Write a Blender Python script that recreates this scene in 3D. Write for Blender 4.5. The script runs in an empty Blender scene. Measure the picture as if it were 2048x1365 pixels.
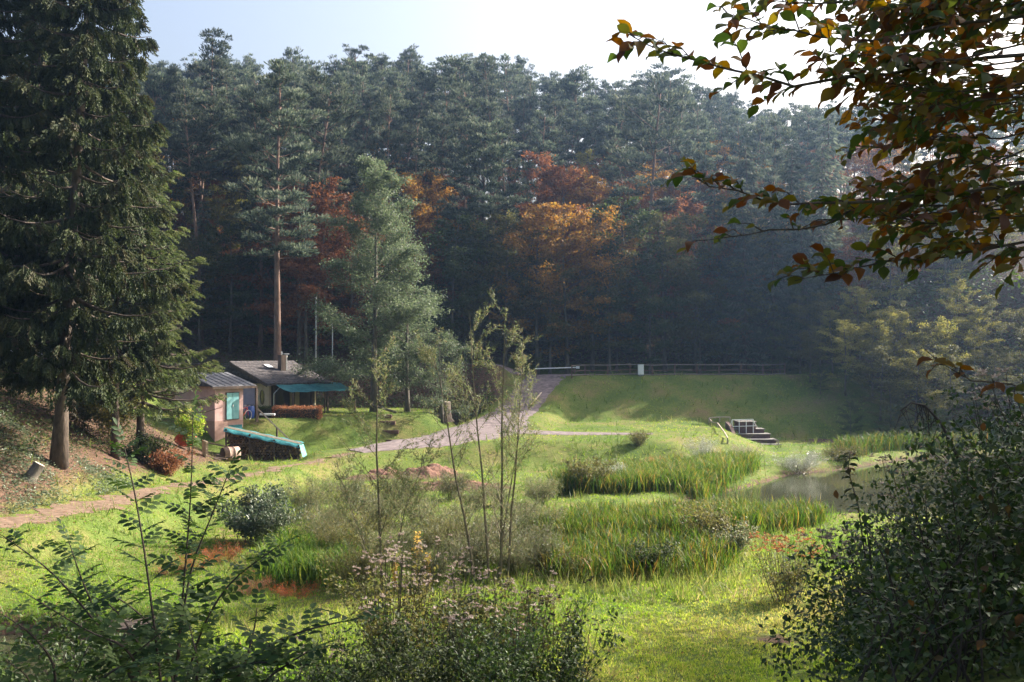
import bpy, math, random
import numpy as np
from mathutils import Vector, Matrix
R = math.radians
rng = np.random.default_rng(7)
random.seed(7)
scene = bpy.context.scene
COL = scene.collection

# ------------------------------------------------------------------ camera
CAMZ, HOR, F = 7.0, 700.0, 2000.0        # eye height, horizon row and focal length in photo pixels
cam_d = bpy.data.cameras.new('camera'); cam = bpy.data.objects.new('camera', cam_d); COL.objects.link(cam)
cam.location = (0, 0, CAMZ)
cam_d.sensor_width = 36.0; cam_d.lens = 36.0 * F / 2048.0
cam.rotation_euler = (R(90) + math.atan((HOR - 682.5) / F), 0, 0)
cam_d.clip_start = 0.1; cam_d.clip_end = 2000
scene.camera = cam

# ------------------------------------------------------------------ sky, sun, exposure
SUN_AZ, SUN_EL = 60.0, 31.0              # degrees right of the view direction (+Y), degrees up
w = bpy.data.worlds.new('World'); scene.world = w; w.use_nodes = True
nt = w.node_tree
sky = nt.nodes.new('ShaderNodeTexSky'); sky.sky_type = 'NISHITA'; sky.sun_disc = False
sky.sun_elevation = R(SUN_EL); sky.sun_rotation = R(SUN_AZ)
sky.air_density = 1.0; sky.dust_density = 8.0; sky.ozone_density = 1.0
bg = nt.nodes['Background']; bg.inputs['Strength'].default_value = 0.106
nt.links.new(sky.outputs[0], bg.inputs[0])
sd = Vector((math.sin(R(SUN_AZ)) * math.cos(R(SUN_EL)), math.cos(R(SUN_AZ)) * math.cos(R(SUN_EL)), math.sin(R(SUN_EL))))
sun_l = bpy.data.lights.new('sun', 'SUN'); sun_l.energy = 5.0; sun_l.angle = R(0.53); sun_l.color = (1.0, 0.93, 0.82)
sun = bpy.data.objects.new('sun', sun_l); COL.objects.link(sun)
sun.rotation_euler = sd.to_track_quat('Z', 'Y').to_euler(); sun.location = (60, 40, 80)
vs = scene.view_settings
vs.view_transform = 'Standard'; vs.look = 'None'; vs.gamma = 1.0; vs.exposure = 1.7; vs.use_curve_mapping = False
cy = scene.cycles
cy.max_bounces = 5; cy.diffuse_bounces = 3; cy.glossy_bounces = 2; cy.transmission_bounces = 3
cy.transparent_max_bounces = 8; cy.volume_bounces = 0
cy.use_denoising = True
cy.use_adaptive_sampling = True; cy.adaptive_threshold = 0.02
cy.caustics_reflective = False; cy.caustics_refractive = False

# ------------------------------------------------------------------ helpers
def P(px, py, d):                         # photo pixel + real distance -> world point
    return Vector(((px - 1024.0) / F * d, d, CAMZ + (HOR - py) / F * d))

def sstep(a, b, x):
    t = np.clip((x - a) / (b - a), 0, 1); return t * t * (3 - 2 * t)

def poly_sd(x, y, poly):                  # signed distance to a polygon, negative inside
    x = np.asarray(x, float); y = np.asarray(y, float)
    d = np.full(x.shape, 1e9); inside = np.zeros(x.shape, bool); n = len(poly)
    for i in range(n):
        ax, ay = poly[i]; bx, by = poly[(i + 1) % n]
        ex, ey = bx - ax, by - ay
        t = np.clip(((x - ax) * ex + (y - ay) * ey) / (ex * ex + ey * ey), 0, 1)
        d = np.minimum(d, np.hypot(x - ax - t * ex, y - ay - t * ey))
        c = ((ay > y) != (by > y)) & (x < (bx - ax) * (y - ay) / ((by - ay) if by != ay else 1e-9) + ax)
        inside ^= c
    return np.where(inside, -d, d)

def line_near(x, y, pts):                 # distance to a polyline and the height interpolated along it
    x = np.asarray(x, float); y = np.asarray(y, float)
    d = np.full(x.shape, 1e9); z = np.zeros(x.shape)
    for a, b in zip(pts[:-1], pts[1:]):
        ex, ey = b[0] - a[0], b[1] - a[1]
        t = np.clip(((x - a[0]) * ex + (y - a[1]) * ey) / (ex * ex + ey * ey), 0, 1)
        dd = np.hypot(x - a[0] - t * ex, y - a[1] - t * ey)
        zz = a[2] + t * (b[2] - a[2])
        z = np.where(dd < d, zz, z); d = np.minimum(d, dd)
    return d, z

class G:                                  # collects geometry, builds one mesh
    def __init__(s): s.V = []; s.Fc = []; s.A = []; s.n = 0
    def add(s, V, Fc, a=0.5):
        V = np.asarray(V, float).reshape(-1, 3); Fc = np.asarray(Fc, int)
        s.V.append(V); s.Fc.append(Fc + s.n); s.n += len(V)
        s.A.append(np.broadcast_to(np.asarray(a, float), (len(V),)))
        return s
    def box(s, lo, hi, a=0.5):
        x0, y0, z0 = lo; x1, y1, z1 = hi
        V = [(x0,y0,z0),(x1,y0,z0),(x1,y1,z0),(x0,y1,z0),(x0,y0,z1),(x1,y0,z1),(x1,y1,z1),(x0,y1,z1)]
        return s.add(V, [(0,3,2,1),(4,5,6,7),(0,1,5,4),(1,2,6,5),(2,3,7,6),(3,0,4,7)], a)
    def prism(s, prof, y0, y1, axis='y', a=0.5):   # closed profile of (x,z) run along y (or (y,z) along x)
        n = len(prof)
        if axis == 'y': V = [(p[0], y0, p[1]) for p in prof] + [(p[0], y1, p[1]) for p in prof]
        else: V = [(y0, p[0], p[1]) for p in prof] + [(y1, p[0], p[1]) for p in prof]
        for i in range(n):
            j = (i + 1) % n
            s.Fc.append(np.array([[i, j, n + j, n + i]]) + s.n)
        for k in range(1, n - 1):
            s.Fc.append(np.array([[0, k + 1, k]]) + s.n); s.Fc.append(np.array([[n, n + k, n + k + 1]]) + s.n)
        s.V.append(np.asarray(V, float)); s.A.append(np.full(2 * n, a)); s.n += 2 * n
        return s
    def tube(s, pts, rad, sides=5, a=0.5, cap=True):
        pts = np.asarray(pts, float); n = len(pts)
        rad = np.broadcast_to(np.asarray(rad, float), (n,))
        T = np.gradient(pts, axis=0) if n > 2 else np.repeat([pts[1] - pts[0]], 2, 0)
        T = T / (np.linalg.norm(T, axis=1, keepdims=True) + 1e-9)
        ref = np.array([0, 0, 1.0]) if abs(T[:, 2]).mean() < 0.8 else np.array([1.0, 0, 0])
        U = np.cross(T, ref); U /= (np.linalg.norm(U, axis=1, keepdims=True) + 1e-9); W = np.cross(T, U)
        an = np.linspace(0, 2 * np.pi, sides, endpoint=False)
        V = pts[:, None] + rad[:, None, None] * (np.cos(an)[None, :, None] * U[:, None] + np.sin(an)[None, :, None] * W[:, None])
        i = np.arange(n - 1)[:, None] * sides; j = np.arange(sides)[None]; jn = (j + 1) % sides
        Fc = np.stack([i + j, i + jn, i + sides + jn, i + sides + j], -1).reshape(-1, 4)
        base = s.n
        s.add(V.reshape(-1, 3), Fc, a)
        if cap and sides > 3:
            s.Fc.append(np.array([list(range(sides))[::-1]]) + base)
            s.Fc.append(np.array([list(range(sides))]) + base + (n - 1) * sides)
        return s
    def mesh(s, name, mat=None, smooth=False):
        me = bpy.data.meshes.new(name)
        if s.n == 0: return me
        V = np.concatenate(s.V)
        lt = np.concatenate([np.full(len(f), f.shape[1]) for f in s.Fc]); li = np.concatenate([f.ravel() for f in s.Fc])
        me.vertices.add(len(V)); me.vertices.foreach_set('co', V.ravel().astype(np.float32))
        me.loops.add(len(li)); me.loops.foreach_set('vertex_index', li.astype(np.int32))
        me.polygons.add(len(lt)); st = np.concatenate([[0], np.cumsum(lt)[:-1]])
        me.polygons.foreach_set('loop_start', st.astype(np.int32)); me.polygons.foreach_set('loop_total', lt.astype(np.int32))
        at = me.attributes.new('v', 'FLOAT', 'POINT'); at.data.foreach_set('value', np.concatenate(s.A).astype(np.float32))
        me.polygons.foreach_set('use_smooth', np.full(len(lt), bool(smooth)))
        me.update(calc_edges=True); me.validate()
        if mat: me.materials.append(mat)
        return me

def frames(D, roll=None, up=None):        # rows: length axis, side axis, normal
    D = D / (np.linalg.norm(D, axis=1, keepdims=True) + 1e-9); n = len(D)
    if up is None: up = np.tile([0, 0, 1.0], (n, 1))
    S = np.cross(up, D); bad = np.linalg.norm(S, axis=1) < 1e-3; S[bad] = [1, 0, 0]
    S /= np.linalg.norm(S, axis=1, keepdims=True); N = np.cross(D, S)
    if roll is not None:
        c, q = np.cos(roll)[:, None], np.sin(roll)[:, None]; S, N = c * S + q * N, -q * S + c * N
    return np.stack([D, S, N], 2)

def stamp(g, tv, tf, Mx, pos, sc, a=None):
    N = len(pos); k = len(tv)
    if N == 0: return
    sc = np.broadcast_to(np.asarray(sc, float), (N,))
    V = np.einsum('nij,kj->nki', Mx, tv) * sc[:, None, None] + pos[:, None]
    if a is None: a = rng.random(N)
    A = np.repeat(a, k)
    for f in (tf if isinstance(tf, list) else [tf]):
        Fc = (f[None] + (k * np.arange(N))[:, None, None]).reshape(-1, f.shape[1])
        g.Fc.append(Fc + g.n)
    g.V.append(V.reshape(-1, 3)); g.A.append(A); g.n += N * k

T_DIA = (np.array([(0,0,0),(.45,.30,.05),(1,0,-.04),(.45,-.30,.05)]), np.array([[0,1,2,3]]))
T_NEE = (np.array([(0,-.09,0),(0,.09,0),(.6,.13,0),(1,0,0),(.6,-.13,0)]), np.array([[0,4,3,2,1]]))
T_WIL = (np.array([(0,0,0),(.4,.10,.02),(1,0,-.06),(.4,-.10,.02)]), np.array([[0,1,2,3]]))
T_BLADE = (np.array([(0,-.06,0),(0,.06,0),(.55,.04,.0),(.55,-.04,.0),(1,0,-.12)]), [np.array([[0,1,2,3]]), np.array([[3,2,4]])])
T_TRI = (np.array([(0,-.07,0),(0,.07,0),(1,0,-.12)]), np.array([[0,1,2]]))
T_REED = (np.array([(0,-.011,0),(0,.011,0),(.5,.012,.0),(.5,-.012,.0),(.8,.010,-.05),(.8,-.010,-.05),(1,0,-.17)]),
          [np.array([[0,1,2,3],[3,2,4,5]]), np.array([[5,4,6]])])
T_LEAF = (np.array([(0,0,0),(.22,.22,.05),(.5,.31,.07),(.78,.2,.03),(1,0,-.10),(.78,-.2,.03),(.5,-.31,.07),(.22,-.22,.05),(.35,0,0),(.72,0,-.02)]),
          [np.array([[8,2,1],[8,9,2],[9,3,2],[8,7,6],[8,6,9],[9,6,5],[0,8,1],[0,7,8],[9,4,3],[9,5,4]])])
T_FOLD = (np.array([(0,0,0),(.42,.30,.06),(1,0,-.1),(.42,-.30,.06),(.45,0,-.01)]), [np.array([[0,4,1],[1,4,2],[0,3,4],[3,2,4]])])
def sprig():
    V, Fq = [], []
    for i, s in enumerate(np.linspace(.05, .8, 5)):
        for sd_ in (-1, 1):
            a = sd_ * .55; l = .34 * (1.1 - .55 * s); dx, dy = l * math.cos(a), l * math.sin(a); wv = .055
            nx, ny = -math.sin(a) * wv, math.cos(a) * wv; dz = .06 * (-1) ** i
            b = len(V); V += [(s - nx, -ny, 0), (s + nx, ny, 0), (s + dx + nx * .5, dy + ny * .5, dz), (s + dx - nx * .5, dy - ny * .5, dz)]
            Fq.append([b, b + 1, b + 2, b + 3])
    b = len(V); V += [(0, 0, -.05), (0, 0, .05), (1, 0, .03), (1, 0, -.03)]; Fq.append([b, b + 1, b + 2, b + 3])
    return np.array(V), np.array(Fq)
T_SPRIG = sprig()

# objects
def link(o, parent=None):
    COL.objects.link(o)
    if parent is not None: o.parent = parent
    return o
def thing(name, label, cat, loc=(0, 0, 0), rz=0.0, group=None, sc=1.0):
    o = bpy.data.objects.new(name, None); link(o); o.location = loc; o.rotation_euler = (0, 0, rz); o.scale = (sc,) * 3
    o.empty_display_size = .2; tag(o, label, cat, group); return o
def tag(o, label=None, cat=None, group=None, kind=None):
    if label: o['label'] = label
    if cat: o['category'] = cat
    if group: o['group'] = group
    if kind: o['kind'] = kind
    return o
def part(name, g, mat, parent, smooth=False, kind=None, loc=None):
    me = g.mesh(name, mat, smooth) if isinstance(g, G) else g
    o = bpy.data.objects.new(name, me); link(o, parent)
    if loc is not None: o.location = loc
    if kind: o['kind'] = kind
    return o
def solo(name, g, mat, label=None, cat=None, group=None, kind=None, smooth=False, loc=(0, 0, 0)):
    o = bpy.data.objects.new(name, g.mesh(name, mat, smooth) if isinstance(g, G) else g); link(o); o.location = loc
    return tag(o, label, cat, group, kind)
def dup(root, loc, rz=0.0, sc=1.0, label=None, group=None, mat=None, tilt=(0, 0)):
    r = root.copy(); COL.objects.link(r); r.location = loc; r.rotation_euler = (tilt[0], tilt[1], rz)
    r.scale = (sc,) * 3 if not hasattr(sc, '__len__') else sc
    if label: r['label'] = label
    if group: r['group'] = group
    for ch in root.children:
        c = ch.copy(); COL.objects.link(c); c.parent = r
        if mat and ch.name.split('.')[0] in mat:
            c.material_slots[0].link = 'OBJECT'; c.material_slots[0].material = mat[ch.name.split('.')[0]]
    return r
def drop(root):                            # removes a prototype that is not itself placed
    for c in list(root.children): bpy.data.objects.remove(c)
    bpy.data.objects.remove(root)

# ------------------------------------------------------------------ materials
def nodes(name):
    m = bpy.data.materials.new(name); m.use_nodes = True; t = m.node_tree
    return m, t, t.nodes['Principled BSDF']
def rgba(c): return (c[0], c[1], c[2], 1)
def mat(name, c1, c2=None, scale=3.0, rough=.85, bump=0.0, spec=.25, detail=5, stretch=None, c3=None, metal=0.0):
    m, t, p = nodes(name); p.inputs['Roughness'].default_value = rough; p.inputs['Metallic'].default_value = metal
    p.inputs['Specular IOR Level'].default_value = spec
    if c2 is None: p.inputs['Base Color'].default_value = rgba(c1); return m
    tc = t.nodes.new('ShaderNodeTexCoord'); mp = t.nodes.new('ShaderNodeMapping'); t.links.new(tc.outputs['Object'], mp.inputs[0])
    if stretch: mp.inputs['Scale'].default_value = stretch
    no = t.nodes.new('ShaderNodeTexNoise'); no.inputs['Scale'].default_value = scale; no.inputs['Detail'].default_value = detail
    no.inputs['Roughness'].default_value = .65
    t.links.new(mp.outputs[0], no.inputs['Vector'])
    r = t.nodes.new('ShaderNodeValToRGB'); e = r.color_ramp.elements
    e[0].position = .32; e[0].color = rgba(c1); e[1].position = .68; e[1].color = rgba(c2)
    if c3: q = e.new(.5); q.color = rgba(c3)
    t.links.new(no.outputs['Fac'], r.inputs[0]); t.links.new(r.outputs[0], p.inputs['Base Color'])
    if bump:
        b = t.nodes.new('ShaderNodeBump'); b.inputs['Strength'].default_value = bump; b.inputs['Distance'].default_value = .05
        t.links.new(no.outputs['Fac'], b.inputs['Height']); t.links.new(b.outputs[0], p.inputs['Normal'])
    return m
def leafmat(name, cols, trans=.38, rough=.55, spec=.2, src='v', vary=.25):
    m, t, p = nodes(name); out = t.nodes['Material Output']
    p.inputs['Roughness'].default_value = rough; p.inputs['Specular IOR Level'].default_value = spec
    oi = t.nodes.new('ShaderNodeObjectInfo')
    r = t.nodes.new('ShaderNodeValToRGB'); e = r.color_ramp.elements
    e[0].position = 0; e[0].color = rgba(cols[0]); e[1].position = 1; e[1].color = rgba(cols[-1])
    for i, c in enumerate(cols[1:-1]): q = e.new((i + 1) / (len(cols) - 1)); q.color = rgba(c)
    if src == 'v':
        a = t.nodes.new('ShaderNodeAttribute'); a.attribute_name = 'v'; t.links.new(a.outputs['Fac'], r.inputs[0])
    else: t.links.new(oi.outputs['Random'], r.inputs[0])
    hs = t.nodes.new('ShaderNodeHueSaturation'); mr = t.nodes.new('ShaderNodeMapRange')
    mr.inputs['To Min'].default_value = 1 - vary; mr.inputs['To Max'].default_value = 1 + vary
    t.links.new(oi.outputs['Random'], mr.inputs['Value']); t.links.new(mr.outputs[0], hs.inputs['Value']); t.links.new(r.outputs[0], hs.inputs['Color'])
    t.links.new(hs.outputs[0], p.inputs['Base Color'])
    tr = t.nodes.new('ShaderNodeBsdfTranslucent'); mx = t.nodes.new('ShaderNodeMixShader'); mx.inputs[0].default_value = trans
    g2 = t.nodes.new('ShaderNodeHueSaturation'); g2.inputs['Saturation'].default_value = 1.15; g2.inputs['Value'].default_value = 1.5
    t.links.new(hs.outputs[0], g2.inputs['Color']); t.links.new(g2.outputs[0], tr.inputs[0])
    t.links.new(p.outputs[0], mx.inputs[1]); t.links.new(tr.outputs[0], mx.inputs[2]); t.links.new(mx.outputs[0], out.inputs[0])
    return m

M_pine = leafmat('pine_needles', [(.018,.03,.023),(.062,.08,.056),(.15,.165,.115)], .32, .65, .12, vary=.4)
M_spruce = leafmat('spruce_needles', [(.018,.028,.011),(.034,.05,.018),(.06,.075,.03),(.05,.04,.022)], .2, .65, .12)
M_larch = leafmat('light_spruce_needles', [(.045,.068,.024),(.085,.11,.04),(.135,.145,.068)], .35, .6)
M_alder = leafmat('alder_leaves', [(.045,.066,.034),(.08,.105,.056),(.135,.155,.098)], .42, .5, .3)
M_rust = leafmat('beech_rust_leaves', [(.095,.042,.024),(.165,.072,.037),(.23,.112,.056)], .42, .6)
M_orange = leafmat('beech_orange_leaves', [(.13,.075,.025),(.25,.13,.04),(.33,.19,.06),(.13,.12,.04)], .42, .6)
M_yellow = leafmat('yellow_leaves', [(.11,.125,.035),(.20,.19,.055),(.30,.255,.08)], .45, .6)
M_green = leafmat('broad_green_leaves', [(.028,.045,.016),(.05,.072,.026),(.085,.10,.038)], .36, .55)
M_olive = leafmat('olive_leaves', [(.055,.062,.022),(.10,.10,.036),(.16,.135,.05)], .4, .55)
M_willow = leafmat('willow_leaves', [(.06,.085,.034),(.105,.125,.052),(.17,.17,.09),(.14,.10,.055)], .4, .5, .35)
M_silver = leafmat('silver_leaves', [(.14,.16,.12),(.25,.27,.22),(.36,.37,.32)], .3, .35, .6)
M_dry = leafmat('dry_brown_leaves', [(.16,.08,.04),(.27,.12,.07),(.34,.18,.10)], .35, .7)
M_reddry = leafmat('red_dry_stalks', [(.22,.06,.03),(.34,.10,.05),(.36,.17,.08)], .35, .7)
M_seed = leafmat('grey_pink_seedheads', [(.20,.145,.12),(.31,.25,.215),(.42,.36,.32)], .35, .8)
M_lawn = leafmat('lawn_blades', [(.085,.16,.025),(.165,.25,.04),(.30,.34,.075),(.40,.34,.14)], .5, .6)
M_tallg = leafmat('tall_grass_blades', [(.08,.13,.03),(.14,.18,.045),(.22,.22,.08),(.28,.22,.12)], .4, .5)
M_reed = leafmat('reed_blades', [(.035,.075,.016),(.075,.125,.024),(.14,.155,.035),(.23,.135,.05)], .4, .55, .15)
M_ivy = leafmat('ivy_leaves', [(.05,.08,.04),(.09,.12,.07),(.16,.18,.12)], .25, .42, .35)
M_bram = leafmat('bramble_leaves', [(.016,.032,.011),(.03,.055,.016),(.06,.09,.022),(.035,.05,.022)], .33, .5, .25)
M_bram_o = leafmat('bramble_leaf_single', [(.02,.04,.013),(.035,.06,.017),(.065,.095,.024),(.035,.05,.022),(.10,.05,.02)], .35, .6, .15, src='o', vary=.1)
M_elder_o = leafmat('elder_leaf_single', [(.025,.05,.018),(.042,.075,.025),(.07,.11,.03)], .32, .6, .15, src='o', vary=.1)
M_elder = leafmat('elder_leaves', [(.025,.05,.018),(.042,.075,.025),(.07,.11,.03)], .32, .6, .15)
BE = [(.03,.055,.014),(.05,.075,.016),(.10,.10,.02),(.17,.11,.022),(.16,.065,.018),(.09,.035,.015),(.06,.026,.014)]
M_beech_o = leafmat('beech_leaf_single', BE, .5, .5, .3, src='o', vary=.05)
M_beech = leafmat('beech_branch_leaves', [(.03,.055,.014),(.05,.07,.016),(.10,.085,.02),(.14,.065,.02),(.08,.034,.015)], .45, .6, .2)
M_bark_pine = mat('pine_bark', (.10,.065,.05), (.24,.15,.11), 6, .9, .6, stretch=(1,1,.3))
M_bark_spruce = mat('spruce_bark', (.045,.034,.027), (.13,.10,.08), 7, .9, .7, stretch=(1,1,.35))
M_bark = mat('grey_bark', (.07,.06,.05), (.17,.15,.12), 7, .9, .5, stretch=(1,1,.3))
M_twig = mat('twig_bark', (.10,.085,.055), (.17,.14,.09), 9, .8, .2)
M_darktwig = mat('dark_twig_bark', (.035,.028,.022), (.07,.055,.045), 9, .8, .2)

# ------------------------------------------------------------------ terrain
POND = [(7,46.8),(9,44.6),(14,43.2),(20,42.5),(34,44),(38,58),(34,68),(29,69.5),(25.5,67),(22,63.5),(19,61),(16.8,60),(15,57.5),(12.5,54),(9.8,51)]
POND2 = [(-17,18.5),(-8.3,18.5),(-8,22),(-9,25),(-13,26.2),(-17,25.5)]
RAMP = [(6,89.8,4.75),(3,88.5,4.7),(1.7,84,3.5),(.3,79,2.2),(-1.5,72,1.45),(-4,66,1.2),(-7.5,62,1.0),(-9.5,60.5,.85)]
SPUR = [(-1.5,69.5,1.35),(4,67.2,1.35),(9.5,67.5,1.3)]
TRACK = [(-21,24,1.2),(-19,28.5,1.2),(-16.9,33,1.2),(-15.65,38,1.2),(-15.0,43,1.15),(-13.4,48,1.05),(-12,55,.85),(-9,60.5,.85)]
BENCH = [(-3,61.5),(4,62.5),(10,63),(14,66),(15.5,72),(15,82),(0,82),(-4,70)]
TERR = [(-23,66.5),(-16.6,67.2),(-12,70),(-6,73),(-6,80),(-14,84),(-26,84),(-27,72)]
def hill_s(x, y):
    yf = np.interp(x, [-150,-60,-20,3,24,31,38,46,60,130], [88,92,95,97,97,86,74,60,42,0])
    return (y - yf) * np.where(x > 24, .75, 1.0)
def hz(x, y, pond=True):
    x = np.asarray(x, float); y = np.asarray(y, float)
    z = 5.35 * (1 - sstep(2.5, 19, y - .75 * np.clip(x - 1.5, 0, 6)))
    z = z + 1.25 * np.exp(-((x + 1.3) / 2.2) ** 2 - ((y - 14.8) / 2.4) ** 2)
    x0 = -12.2 - .2 * np.clip(y - 42, 0, 40)
    zl = .1 * np.clip(x0 - x, 0, None) ** 1.7
    z = z + 6.3 * np.tanh(zl / 6.3) * (.2 + .8 * sstep(24, 33, y))
    z = z + .07 * np.sin(x * .9 + 1.3 * np.sin(y * .31)) * np.cos(y * .7 + .5 * x) + .05 * np.sin(2.1 * x + y * 1.7)
    d, zz = line_near(x, y, TRACK); k = 1 - sstep(.9, 2.6, d); z = z * (1 - k * .8) + (zz) * k * .8
    k = 1 - sstep(-.5, 3.2, poly_sd(x, y, TERR)); z = z * (1 - k) + 2.3 * k
    k = 1 - sstep(-1.0, 3.6, poly_sd(x, y, BENCH)); z = z * (1 - k) + (1.3 + .08 * np.sin(x) * np.sin(y * .8)) * k
    z = np.maximum(z, 5.7 * sstep(81, 88.5, y) * (1 - sstep(-2, 9, x)))
    z = np.maximum(z, 4.5 * sstep(86, 91, y))
    s = np.clip(hill_s(x, y), 0, None)
    z = z + 31 * np.tanh(s / 78) + .5 * np.sin(x * .21) * np.sin(y * .17) * sstep(5, 20, s)
    # dam
    cx = np.clip(x, 2.5, 27); cyl = 88.5 + (cx - 2.5) * .10
    dist = np.hypot(np.clip(x - 27, 0, 99) * .5 + np.clip(2.5 - x, 0, 99), np.abs(y - cyl))
    z = np.maximum(z, 4.75 - np.clip(dist - 1.5, 0, None) * .47 + .05 * np.sin(x * 1.3 + y))
    for L, wd in ((RAMP, 2.1), (SPUR, 1.5)):
        d, zz = line_near(x, y, L); k = 1 - sstep(wd, wd + 2.2, d); z = z * (1 - k) + zz * k
    if pond:
        k = 1 - sstep(-2.2, .9, poly_sd(x, y, POND)); z = z * (1 - k) - 1.5 * k
        k = 1 - sstep(-1.2, .6, poly_sd(x, y, POND2)); z = z * (1 - k) - 1.2 * k
    return z
def gz(x, y): return float(hz(np.array([x]), np.array([y]))[0])
def ground_pt(px, py, it=30):              # where the view ray through a photo pixel meets the ground
    ds = np.linspace(6, 140, 2700); X = (px - 1024) / F * ds; Z = CAMZ + (HOR - py) / F * ds
    h = hz(X, ds); i = np.argmax(h >= Z)
    if not (h >= Z).any(): i = len(ds) - 1
    return float(X[i]), float(ds[i]), float(h[i])

xs = np.concatenate([np.linspace(-280, -62, 18), np.arange(-60, 60.01, .5), np.linspace(63, 280, 18)])
ys = np.concatenate([np.linspace(-60, -6, 8), np.arange(-4, 102.01, .5), np.linspace(105, 300, 50)])
XX, YY = np.meshgrid(xs, ys); ZZ = hz(XX, YY)
nx, ny = len(xs), len(ys)
ii = (np.arange(ny - 1)[:, None] * nx + np.arange(nx - 1)[None]).ravel()
g = G().add(np.stack([XX, YY, ZZ], -1).reshape(-1, 3), np.stack([ii, ii + 1, ii + nx + 1, ii + nx], -1))
# how much bare soil / forest floor shows at each vertex (a property of the ground)
soil = np.clip(sstep(1.0, 5.0, hill_s(XX, YY)) + sstep(-16.2, -18.5, XX) * sstep(26, 30, YY) * (1 - sstep(62, 66, YY)) * .75 + sstep(80, 83, YY) * sstep(2, -3, XX) * .9, 0, 1)
soil = np.maximum(soil, .7 * (1 - sstep(-.3, .7, poly_sd(XX, YY, POND)))); soil = np.maximum(soil, .9 * (1 - sstep(.1, 1.2, poly_sd(XX, YY, POND2))))
for (a, b, r_) in ((-7.7, 54.5, 1.5), (-4.6, 55.5, 1.9), (-3.2, 50.5, 1.6), (-1.2, 50.8, 1.3), (24.5, 77, 2.2), (27, 74.5, 2.5), (6.3, 24.2, .5)):
    soil = np.maximum(soil, .85 * (1 - sstep(.4 * r_, 1.15 * r_, np.hypot((XX - a) * .7, YY - b))))
g.A = [soil.ravel()]
m, t, p = nodes('meadow_ground'); p.inputs['Roughness'].default_value = .95; p.inputs['Specular IOR Level'].default_value = .1
tc = t.nodes.new('ShaderNodeTexCoord')
def noise(sc, det=6):
    n = t.nodes.new('ShaderNodeTexNoise'); n.inputs['Scale'].default_value = sc; n.inputs['Detail'].default_value = det; n.inputs['Roughness'].default_value = .7
    t.links.new(tc.outputs['Object'], n.inputs['Vector']); return n
def ramp(src, stops):
    r = t.nodes.new('ShaderNodeValToRGB'); e = r.color_ramp.elements
    e[0].position, e[0].color = stops[0][0], rgba(stops[0][1]); e[1].position, e[1].color = stops[-1][0], rgba(stops[-1][1])
    for a, c in stops[1:-1]: q = e.new(a); q.color = rgba(c)
    t.links.new(src, r.inputs[0]); return r
n1, n2, n3 = noise(.35), noise(9), noise(1.7)
gr = ramp(n1.outputs['Fac'], [(.3, (.065,.11,.022)), (.48, (.11,.145,.032)), (.6, (.16,.155,.05)), (.72, (.19,.14,.07))])
gd = ramp(n2.outputs['Fac'], [(.3, (.55,.55,.55)), (.7, (1.25,1.25,1.25))])
mul = t.nodes.new('ShaderNodeMixRGB'); mul.blend_type = 'MULTIPLY'; mul.inputs[0].default_value = 1
t.links.new(gr.outputs[0], mul.inputs[1]); t.links.new(gd.outputs[0], mul.inputs[2])
so = ramp(n2.outputs['Fac'], [(.3, (.045,.028,.02)), (.5, (.095,.058,.04)), (.7, (.16,.10,.07))])
at = t.nodes.new('ShaderNodeAttribute'); at.attribute_name = 'v'
ad = t.nodes.new('ShaderNodeMath'); ad.operation = 'ADD'; t.links.new(at.outputs['Fac'], ad.inputs[0])
sc_ = t.nodes.new('ShaderNodeMath'); sc_.operation = 'MULTIPLY_ADD'; sc_.inputs[1].default_value = 1.1; sc_.inputs[2].default_value = -.58
t.links.new(n3.outputs['Fac'], sc_.inputs[0]); t.links.new(sc_.outputs[0], ad.inputs[1])
fr = ramp(ad.outputs[0], [(.3, (0,0,0)), (.62, (1,1,1))])
mx = t.nodes.new('ShaderNodeMixRGB'); t.links.new(fr.outputs[0], mx.inputs[0]); t.links.new(mul.outputs[0], mx.inputs[1]); t.links.new(so.outputs[0], mx.inputs[2])
t.links.new(mx.outputs[0], p.inputs['Base Color'])
bp = t.nodes.new('ShaderNodeBump'); bp.inputs['Strength'].default_value = .7; bp.inputs['Distance'].default_value = .08
t.links.new(n2.outputs['Fac'], bp.inputs['Height']); t.links.new(bp.outputs[0], p.inputs['Normal'])
solo('ground', g, m, 'green meadow, banks and wooded hillside ground', None, kind='structure', smooth=True)

def strip(line, half, step, off, jag):     # a sheet laid over the ground along a polyline, ragged at the sides
    pts = []
    for a, b in zip(line[:-1], line[1:]):
        n = max(2, int(math.hypot(b[0] - a[0], b[1] - a[1]) / step))
        for k in range(n): pts.append((a[0] + (b[0] - a[0]) * k / n, a[1] + (b[1] - a[1]) * k / n))
    pts.append(line[-1][:2]); pts = np.array(pts)
    for _ in range(6): pts[1:-1] = (pts[:-2] + 2 * pts[1:-1] + pts[2:]) / 4
    T = np.gradient(pts, axis=0); T /= np.linalg.norm(T, axis=1, keepdims=True); N = np.stack([-T[:, 1], T[:, 0]], 1)
    hw = np.interp(np.linspace(0, 1, len(pts)), np.linspace(0, 1, len(half)), half)
    L = hw + jag * rng.normal(size=len(pts)); Rr = hw + jag * rng.normal(size=len(pts)); m_ = 9
    u = np.linspace(0, 1, m_)
    xy = pts[:, None] + N[:, None] * (-L[:, None] + (L + Rr)[:, None] * u[None])[..., None]
    z = hz(xy[..., 0], xy[..., 1]) + off * np.minimum(1, 6 * np.minimum(u, 1 - u) + .25)[None]
    V = np.concatenate([xy, z[..., None]], -1).reshape(-1, 3); n = len(pts)
    i_ = (np.arange(n - 1)[:, None] * m_ + np.arange(m_ - 1)[None]).ravel()
    return G().add(V, np.stack([i_, i_ + m_, i_ + m_ + 1, i_ + 1], -1))
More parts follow.
